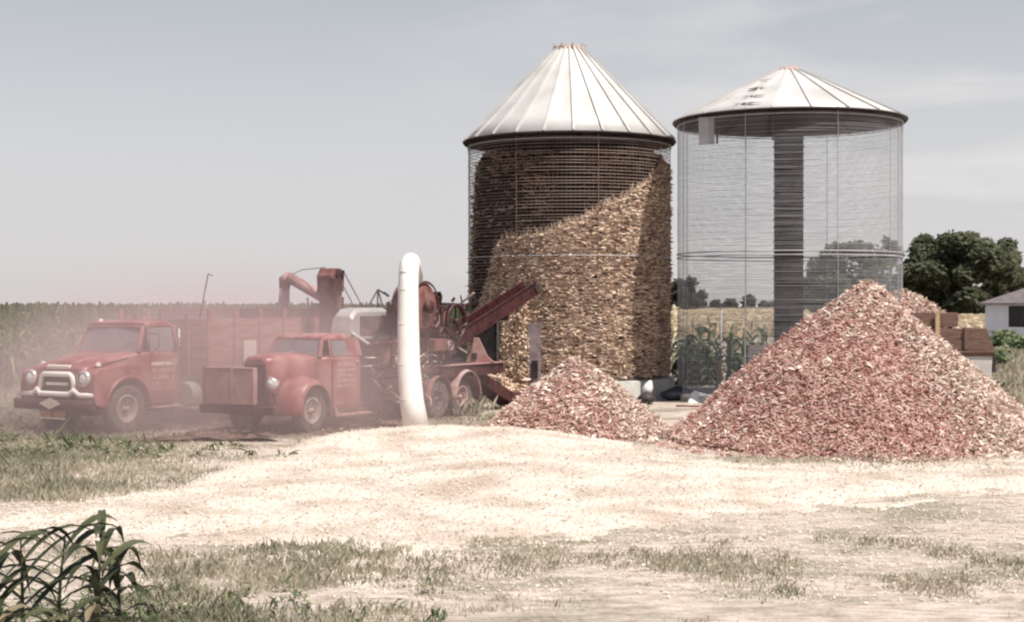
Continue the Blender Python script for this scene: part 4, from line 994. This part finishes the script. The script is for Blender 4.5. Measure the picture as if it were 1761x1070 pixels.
mb = MB(); p0 = LW(572, 521, 32.9); p1 = LW(498, 478, 33.6); p2 = LW(490, 482, 33.7); p3 = LW(488, 531, 33.7)
mb.tube([p0, p1], .12, 14); mb.tube([p1+Vector((0, 0, .02)), p2+Vector((0, 0, .0)), lerp(p2, p3, .3)], [.13, .14, .12], 14); mb.tube([lerp(p2, p3, .2), p3], [.11, .13], 14); mb.build('spout', 'pink', el)
mb = MB(); mb.tube([LW(498, 474, 33.6), LW(520, 464, 33.4), LW(560, 460, 32.8)], .008, 4); mb.tube([LW(590, 466, 32.7), LW(626, 532, 31.8)], .012, 5); mb.tube([LW(583, 478, 32.7), LW(610, 530, 31.8)], .012, 5); mb.bar(LW(578, 474, 32.6), LW(592, 466, 32.6), .06); mb.build('cable', 'black', el)
mb = MB(); mb.tube([LW(529, 512, 31.5), LW(531, 580, 31.5)], .022, 6); mb.box(LW(531, 572, 31.5).x-.05, LW(531, 572, 31.5).x+.05, LW(531, 572, 31.5).y-.05, LW(531, 572, 31.5).y+.05, LW(531, 577, 31.5).z, LW(531, 560, 31.5).z); mb.build('exhaust_pipe', 'black', sh)
# blower pipe
P_ = [W(716, 736, 29.2), W(708, 690, 29.4), W(703, 630, 29.7), W(702, 560, 30.0), W(702, 500, 30.2), W(703, 470, 30.3), W(704, 457, 30.45), W(706, 452, 30.75), W(709, 460, 31.2), W(711, 478, 31.7)]
mb = MB(); mb.tube([loc(p) for p in P_], [.25, .235, .225, .215, .205, .2, .2, .2, .2, .2], 24)
bpipe = mb.build('blower_pipe', 'white', sh); bpipe['label'] = 'thick white curved blower pipe dropping to the husk heap'
mb = MB()
for p, r in ((P_[1], .238), (P_[2], .228), (P_[3], .218), (P_[4], .208), (P_[5], .203)):
    q = loc(p); mb.tube([q+Vector((r*cos(a), r*sin(a), .05*cos(a+1))) for a in [2*pi*i/24 for i in range(24)]], .008, 5, closed=True)
mb.build('pipe_band', 'cream', bpipe)
mb = MB(); mb.tube([loc(P_[3])+Vector((0, -.18, 0)), loc((-2.25, 31.6, 1.75))], .022, 6); mb.tube([loc(P_[4])+Vector((.1, .17, 0)), loc(P_[4])+Vector((.2, -.4, -.25)), loc((-2.4, 31.6, 1.9))], .008, 4); mb.build('pipe_stay', 'black', bpipe)
# trash and straw caught along the machine
mb = MB(); rnd = random.Random(2)
for _ in range(150):
    p = Vector((rnd.uniform(-4.2, -1.9), rnd.uniform(.72, 1.05), rnd.uniform(-.7, .3))); d = rdir(rnd, 1)*rnd.uniform(.05, .22); s_ = rdir(rnd, 1)*.012; mb.add([p-d, p-s_, p+d, p+s_], [(0, 1, 2, 3)])
mb.build('straw_trash', 'husk', sh, recalc=False)
mb = MB(); mb.box(-4.0, -1.95, -.6, .86, -.62, -.17); mb.box(-2.9, -2.3, .862, .9, -.5, -.2); mb.box(-3.7, -3.1, .862, .95, -.6, -.3); mb.build('cleaning_shoe', 'red_dark', sh, .03)

# ---------------------------------------------------------------- conveyor from crib to sheller, and the ground feeder
cv = thing('conveyor', 'dark red sloping conveyor trough reaching up to the crib wire', 'conveyor', (-.7, 35.0, 0))
o_ = Vector((-.7, 35.0, 0)); A_ = W(722, 618, 33.2)-o_; B_ = W(912, 495, 37.4)-o_
d = (B_-A_).normalized(); r_ = d.cross(Vector((0, 0, 1))).normalized(); u_ = r_.cross(d)
mb = MB()
for s_ in (1, -1): mb.bar(A_+r_*.17*s_, B_+r_*.17*s_, .022, .30, up=u_)
mb.bar(A_-u_*.13, B_-u_*.13, .31, .02, up=u_); mb.build('trough', 'red_dark', cv, .004)
mb = MB()
for s_ in (1, -1): mb.bar(A_+r_*.185*s_+u_*.155, B_+r_*.185*s_+u_*.155, .06, .025, up=u_); mb.bar(A_+r_*.185*s_-u_*.16, B_+r_*.185*s_-u_*.16, .06, .025, up=u_)
mb.build('trough_rail', 'red_dark', cv)
mb = MB(); k = 0
while k < 22:
    p = lerp(A_, B_, (k+.5)/22)-u_*.06; mb.bar(p-r_*.15, p+r_*.15, .03, .1, up=u_); k += 1
mb.build('flight', 'black', cv)
mb = MB(); mb.tube([B_-r_*.22, B_+r_*.22], .11, 14); mb.bar(B_+d*.05-u_*.1, B_+d*.28-u_*.16, .2, .1); mb.build('head_roller', 'black', cv, .01); mb = MB(); q = lerp(A_, B_, .72)-u_*.24; mb.box(q.x-.14, q.x+.12, q.y-.12, q.y+.12, q.z-.12, q.z+.12); mb.build('drive_head', 'black', cv, .01)
mb = MB(); g0 = W(816, 590, 34.4)-o_
mb.prism([(g0.x-.2, 1.16), (g0.x+.46, 1.16), (g0.x+.3, 1.3), (g0.x+.1, g0.z+.12), (g0.x-.02, g0.z+.12), (g0.x-.06, 1.45)], g0.y-.2, g0.y+.1); mb.build('gusset', 'pink', cv, .01)
mb = MB(); mb.box(g0.x-.06, g0.x+.06, g0.y-.22, g0.y-.203, 1.24, 1.38); mb.box(g0.x-.8, g0.x-.25, g0.y-.18, g0.y, 1.2, 1.26); mb.build('bracket', 'black', cv)
fd = thing('ground_feeder', 'short dark red feeder trough sloping from the deck down to the crib foot', 'conveyor', (-.7, 35.6, 0))
o2 = Vector((-.7, 35.6, 0)); A2 = W(800, 640, 34.6)-o2; B2 = W(880, 697, 36.3)-o2; B2.z = .12
d = (B2-A2).normalized(); r_ = d.cross(Vector((0, 0, 1))).normalized(); u_ = r_.cross(d); mb = MB()
for s_ in (1, -1): mb.bar(A2+r_*.24*s_, B2+r_*.24*s_, .03, .26, up=u_)
mb.bar(A2-u_*.1, B2-u_*.1, .46, .02, up=u_); mb.build('trough', 'red_dark', fd, .004)
mb = MB()
for k in range(10): p = lerp(A2, B2, (k+.5)/10); mb.bar(p-r_*.22, p+r_*.22, .03, .06, up=u_)
mb.build('flight', 'pink', fd)
mb = MB(); mb.bar(A2+Vector((-.1, -.3, .1)), B2+Vector((-.75, -.4, -.04)), .1, .08); mb.box(B2.x-.02, B2.x+.3, B2.y-.15, B2.y+.2, .05, .38); mb.build('brace', 'red_dull', fd, .01)

def litter_and_shade():
    mb = MB(); xs = [-11.5+.13*i for i in range(90)]; ys = [27.3+.13*i for i in range(66)]; nx = len(xs)
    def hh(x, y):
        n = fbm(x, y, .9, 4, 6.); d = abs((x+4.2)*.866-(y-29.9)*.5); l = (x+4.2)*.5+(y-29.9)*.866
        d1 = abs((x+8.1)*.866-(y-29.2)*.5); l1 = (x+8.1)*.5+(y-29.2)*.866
        m_ = max(sstep(2.4, .2, d+n*2.2)*sstep(4.8, 2.0, abs(l+.4)+n*1.8), sstep(1.7, .2, d1+n*1.6)*sstep(4.2, 2.2, abs(l1-2.6)+n*1.4))  # second mask: shade beneath the grain truck put into the dark ground colour
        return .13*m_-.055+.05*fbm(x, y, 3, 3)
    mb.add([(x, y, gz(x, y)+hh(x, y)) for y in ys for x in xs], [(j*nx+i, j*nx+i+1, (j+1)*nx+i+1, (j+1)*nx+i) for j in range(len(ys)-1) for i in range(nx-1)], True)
    n0 = len(mb.f)
    for _ in range(7500):
        x = R.uniform(-11, -.3); y = R.uniform(27.8, 35); h = hh(x, y)
        if h < -.02: continue
        h = max(h, 0); a = R.uniform(0, 6.28); L_ = R.uniform(.03, .12); d = Vector((cos(a), sin(a), R.uniform(-.1, .6)))*L_; s2 = Vector((-sin(a), cos(a), R.uniform(-.3, .3)))*R.uniform(.006, .02); p = Vector((x, y, gz(x, y)+h+.015))
        mb.add([p-d, p-s2, p+d, p+s2], [(0, 1, 2, 3)])
    o = mb.build('litter_and_shade', 'soil_and_shade', recalc=False); o.data.materials.append(M['trash']); o.data.polygons.foreach_set('material_index', [0]*n0+[1]*(len(mb.f)-n0))
    tag(o, 'dark reddish silk and stalk trash under the sheller truck, with painted shade under the grain truck', None, None, 'stuff')
litter_and_shade()
# ---------------------------------------------------------------- bits and pieces by the cribs
def lump(name, lab, cat, c, sz, m, seed, rot=0., tip=0.):
    mb = MB(); n, k = 14, 9; vs = []
    for i in range(k+1):
        th = pi*i/k
        for j in range(n):
            a = 2*pi*j/n; v = Vector((sin(th)*cos(a), sin(th)*sin(a), cos(th))); q = 1+.16*mn.noise(v*2.1+Vector((seed, 0, 0)))
            taper = 1-.45*max(0, v.z)
            vs.append(Vector((v.x*sz[0]*q*taper, v.y*sz[1]*q*taper, v.z*sz[2]*q)))
    Mx = Matrix.Rotation(tip, 4, 'Y') @ Matrix.Rotation(rot, 4, 'Z'); vs = [Mx @ v for v in vs]; zmin = min(v.z for v in vs); vs = [v-Vector((0, 0, zmin+.01)) for v in vs]
    mb.add(vs, [(i*n+j, (i+1)*n+j, (i+1)*n+(j+1) % n, i*n+(j+1) % n) for i in range(k) for j in range(n)], True)
    o = mb.build(name, m); o.location = c; return tag(o, lab, cat)
q = W(1113, 662, 37.6)
lump('bucket_lid', 'black bundle lying in the shadow under the white sack', 'bundle', (q.x-.02, 37.5, gz(q.x, 37.5)), (.24, .2, .17), 'black', 8)
bpy.data.objects['bucket_lid'].name = 'bundle'
lump('sack', 'small white upright sack in the shadow between the cribs', 'sack', (q.x+.02, 37.62, .22), (.13, .1, .2), 'cloth', 3, 0, .35)
q = W0(1150, 676); lump('tarp', 'crumpled blue grey tarp in the shadow between the cribs', 'tarp', (4.3, 38.9, -.02), (.5, .35, .2), 'blueish', 12)
mb = MB(); n = 8; vs = []
for j in range(n+1):
    for i in range(n+1): u, v = i/n, j/n; vs.append((u*.36-.18, v*.5-.25, .1*v+.03*sin(u*5)+.04*fbm(u*2, v*2, 1.5, 2)))
mb.add(vs, [(j*(n+1)+i, j*(n+1)+i+1, (j+1)*(n+1)+i+1, (j+1)*(n+1)+i) for j in range(n) for i in range(n)], True)
o = mb.build('paper_sheet', 'cloth', solid=.01); q = W0(1197, 694); o.location = (q[0], q[1], .06); o.rotation_euler = (.5, 0, -.5); tag(o, 'crumpled white sheet lying on the ground left of the big heap', 'sheet')
def board(name, a, b, w, h, m, lab, cat):
    a = Vector(a); b = Vector(b); c = Vector((a.x, a.y, 0)); mb = MB(); mb.bar(a-c, b-c, w, h)
    for k in (.25, .75):                                   # battens / bolts that make it a used board
        p = lerp(a, b, k)-c; mb.bar(p+Vector((0, -h*.6-.012, 0))-Vector((w*.3, 0, 0)), p+Vector((0, -h*.6-.012, 0))+Vector((w*.3, 0, 0)), .02, .03)
    o = mb.build(name, m, None, .006); o.location = c; return tag(o, lab, cat)
board('plank', (3.9, 35.7, .08), (4.45, 36.0, .05), .12, .04, 'red_dull', 'reddish plank lying beside the white sheet', 'plank')
q = W0(1240, 667)
mb = MB(); mb.tube([(0, 0, -.2), (0, 0, 2.36)], .03, 8); mb.tube([(0, 0, 2.36), (0, 0, 2.38)], [.045, .03], 8)
for z in (.6, 1.2, 1.8): mb.tube([(.03*cos(a), .03*sin(a), z) for a in [0, 1.57, 3.14, 4.71]], .008, 4, closed=True)
o = mb.build('steel_pole', 'wire'); o.location = ((1240-CX)/F*44.2, 44.2, 0); tag(o, 'thin grey steel pole standing behind the empty crib', 'pole')
board('wide_plank', ((1254-CX)/F*43.8, 43.8, -.1), ((1254-CX)/F*43.8, 43.8, 1.46), .36, .08, 'wood_grey', 'wide grey plank standing upright beside the steel pole', 'plank')
board('short_post', ((1236-CX)/F*43.6, 43.6, -.1), ((1236-CX)/F*43.6, 43.6, .86), .15, .1, 'wood_pale', 'short pale post standing left of the wide grey plank', 'post')
ct = thing('crate', 'weathered grey crate lying in the weeds behind the empty crib', 'crate', ((1313-CX)/F*45, 45, 0))
mb = MB()
for k in range(4): mb.box(-.5, .5, -.3, -.27, .1+.3*k, .36+.3*k); mb.box(-.5, .5, .27, .3, .1+.3*k, .36+.3*k); mb.box(-.5, -.47, -.26, .26, .1+.3*k, .36+.3*k); mb.box(.47, .5, -.26, .26, .1+.3*k, .36+.3*k)
mb.build('slats', 'wood_grey', ct, .006)
mb = MB()
for x in (-.46, .46):
    for y in (-.335, .302): mb.box(x-.04, x+.04, y, y+.032, 0, 1.3)
mb.build('corner_post', 'wood_grey', ct, .006)

# ---------------------------------------------------------------- dust hanging over the trucks
def haze():
    mb = MB(); n, k = 40, 20; vs = []
    for i in range(k+1):
        th = pi*i/k
        for j in range(n):
            a = 2*pi*j/n; v = Vector((sin(th)*cos(a), sin(th)*sin(a), cos(th))); vs.append((-6.2+v.x*6.4, 29.8+v.y*4.6, .7+v.z*3.1))
    mb.add(vs, [(i*n+j, (i+1)*n+j, (i+1)*n+(j+1) % n, i*n+(j+1) % n) for i in range(k) for j in range(n)], True)
    m = bpy.data.materials.new('dusty_air'); m.use_nodes = True; nt = m.node_tree; nt.nodes.remove(nt.nodes['Principled BSDF'])
    v = nt.nodes.new('ShaderNodeVolumePrincipled'); v.inputs['Color'].default_value = (.89, .72, .72, 1); v.inputs['Density'].default_value = .085; v.inputs['Anisotropy'].default_value = .1
    c_ = nt.nodes.new('ShaderNodeTexCoord'); q_ = nt.nodes.new('ShaderNodeTexNoise'); q_.inputs['Scale'].default_value = .38; q_.inputs['Detail'].default_value = 2
    nt.links.new(c_.outputs['Object'], q_.inputs['Vector']); r_ = nt.nodes.new('ShaderNodeMapRange'); r_.inputs['From Min'].default_value = .32; r_.inputs['From Max'].default_value = .68; r_.inputs['To Min'].default_value = .16; r_.inputs['To Max'].default_value = .36
    nt.links.new(q_.outputs['Fac'], r_.inputs['Value']); mp_ = nt.nodes.new('ShaderNodeMapping'); mp_.vector_type = 'POINT'; mp_.inputs['Location'].default_value = (6.2/6.4, -29.8/4.6, -.7/3.1); mp_.inputs['Scale'].default_value = (1/6.4, 1/4.6, 1/3.1); nt.links.new(c_.outputs['Object'], mp_.inputs['Vector'])
    ln = nt.nodes.new('ShaderNodeVectorMath'); ln.operation = 'LENGTH'; nt.links.new(mp_.outputs[0], ln.inputs[0])
    fo = nt.nodes.new('ShaderNodeMapRange'); fo.interpolation_type = 'SMOOTHSTEP'; fo.inputs['From Min'].default_value = 1.; fo.inputs['From Max'].default_value = .35; nt.links.new(ln.outputs['Value'], fo.inputs['Value'])
    mu = nt.nodes.new('ShaderNodeMath'); mu.operation = 'MULTIPLY'; nt.links.new(r_.outputs[0], mu.inputs[0]); nt.links.new(fo.outputs[0], mu.inputs[1]); nt.links.new(mu.outputs[0], v.inputs['Density'])
    nt.links.new(v.outputs[0], nt.nodes['Material Output'].inputs['Volume'])
    tag(mb.build('haze', m), 'pinkish dust hanging in the air around the two trucks', None, None, 'stuff')
haze()

# ---------------------------------------------------------------- sky, sun, camera
SUN_EL = radians(62); SUN_H = Vector((.78, -.626)).normalized()
w = bpy.data.worlds.new('World'); S.world = w; w.use_nodes = True; N = w.node_tree.nodes; L = w.node_tree.links
bg = N['Background']; sky = N.new('ShaderNodeTexSky'); sky.sky_type = 'NISHITA'; sky.sun_disc = False
sky.sun_elevation = SUN_EL; sky.sun_rotation = atan2(SUN_H.x, SUN_H.y); sky.air_density = 1.0; sky.dust_density = 1.6; sky.ozone_density = 1.0; sky.altitude = 100
hsv = N.new('ShaderNodeHueSaturation'); hsv.inputs['Saturation'].default_value = .3; hsv.inputs['Value'].default_value = 1.
L.new(sky.outputs[0], hsv.inputs['Color'])
tc = N.new('ShaderNodeTexCoord'); mp = N.new('ShaderNodeMapping'); mp.inputs['Scale'].default_value = (2.2, 2.2, 11); L.new(tc.outputs['Generated'], mp.inputs['Vector'])
ns = N.new('ShaderNodeTexNoise'); ns.inputs['Scale'].default_value = 2.3; ns.inputs['Detail'].default_value = 6; ns.inputs['Distortion'].default_value = .4; L.new(mp.outputs[0], ns.inputs['Vector'])
rp = N.new('ShaderNodeValToRGB'); rp.color_ramp.elements[0].position = .47; rp.color_ramp.elements[1].position = .72; rp.color_ramp.elements[0].color = (0, 0, 0, 1); rp.color_ramp.elements[1].color = (.8, .8, .8, 1); L.new(ns.outputs['Fac'], rp.inputs['Fac'])
mx = N.new('ShaderNodeMix'); mx.data_type = 'RGBA'; mx.inputs[7].default_value = (9.5, 9.0, 8.9, 1); sx = N.new('ShaderNodeSeparateXYZ'); L.new(tc.outputs['Generated'], sx.inputs[0])
ma = N.new('ShaderNodeMapRange'); ma.inputs['From Min'].default_value = -.12; ma.inputs['From Max'].default_value = .3; L.new(sx.outputs['X'], ma.inputs['Value'])
mm = N.new('ShaderNodeMath'); mm.operation = 'MULTIPLY'; L.new(rp.outputs[0], mm.inputs[0]); L.new(ma.outputs[0], mm.inputs[1])

sx = N.new('ShaderNodeSeparateXYZ'); L.new(tc.outputs['Generated'], sx.inputs[0])
mr = N.new('ShaderNodeMapRange'); mr.inputs['From Min'].default_value = -.02; mr.inputs['From Max'].default_value = 1.; L.new(sx.outputs['Z'], mr.inputs['Value'])
hr = N.new('ShaderNodeValToRGB'); e_ = hr.color_ramp.elements
while len(e_) < 5: e_.new(.5)
for q_, p_, c_ in zip(e_, (.01, .115, .22, .5, 1), ((.58, .55, .55), (.505, .50, .512), (.36, .385, .415), (.13, .165, .23), (.08, .115, .19))): q_.position = p_; q_.color = (*c_, 1)
L.new(mr.outputs[0], hr.inputs['Fac'])
sc_ = N.new('ShaderNodeVectorMath'); sc_.operation = 'SCALE'; sc_.inputs['Scale'].default_value = 8.3; L.new(hr.outputs['Color'], sc_.inputs[0])
m2 = N.new('ShaderNodeMix'); m2.data_type = 'RGBA'; m2.inputs[0].default_value = .8; L.new(hsv.outputs[0], m2.inputs[6]); L.new(sc_.outputs[0], m2.inputs[7])
L.new(m2.outputs[2], mx.inputs[6]); L.new(mm.outputs[0], mx.inputs[0]); mx.inputs[7].default_value = (5.6, 5.4, 5.3, 1)
L.new(mx.outputs[2], bg.inputs['Color'])
bg.inputs['Strength'].default_value = .12
sl = bpy.data.lights.new('sun', 'SUN'); sl.energy = 5.0; sl.angle = radians(.55); sl.color = (1, .94, .86)
so = bpy.data.objects.new('sun', sl); COL.objects.link(so)
dv = Vector((SUN_H.x*cos(SUN_EL), SUN_H.y*cos(SUN_EL), sin(SUN_EL))); so.rotation_euler = dv.to_track_quat('Z', 'Y').to_euler(); so.location = dv*60
cam = bpy.data.cameras.new('camera'); co = bpy.data.objects.new('camera', cam); COL.objects.link(co)
co.location = (0, 0, CH); co.rotation_euler = (radians(90)-math.atan((535-HZ)/F), 0, 0)
cam.sensor_width = 36; cam.lens = F/1761*36; cam.clip_end = 9000; cam.clip_start = .1; S.camera = co
vs_ = S.view_settings; vs_.view_transform = 'Standard'; vs_.look = 'None'; vs_.exposure = .36; vs_.gamma = 1
S.cycles.use_denoising = True; S.cycles.max_bounces = 6; S.cycles.transparent_max_bounces = 12; S.cycles.volume_bounces = 1
S.cycles.filter_width = 2.3; S.cycles.volume_step_rate = 1.5; S.cycles.volume_max_steps = 64
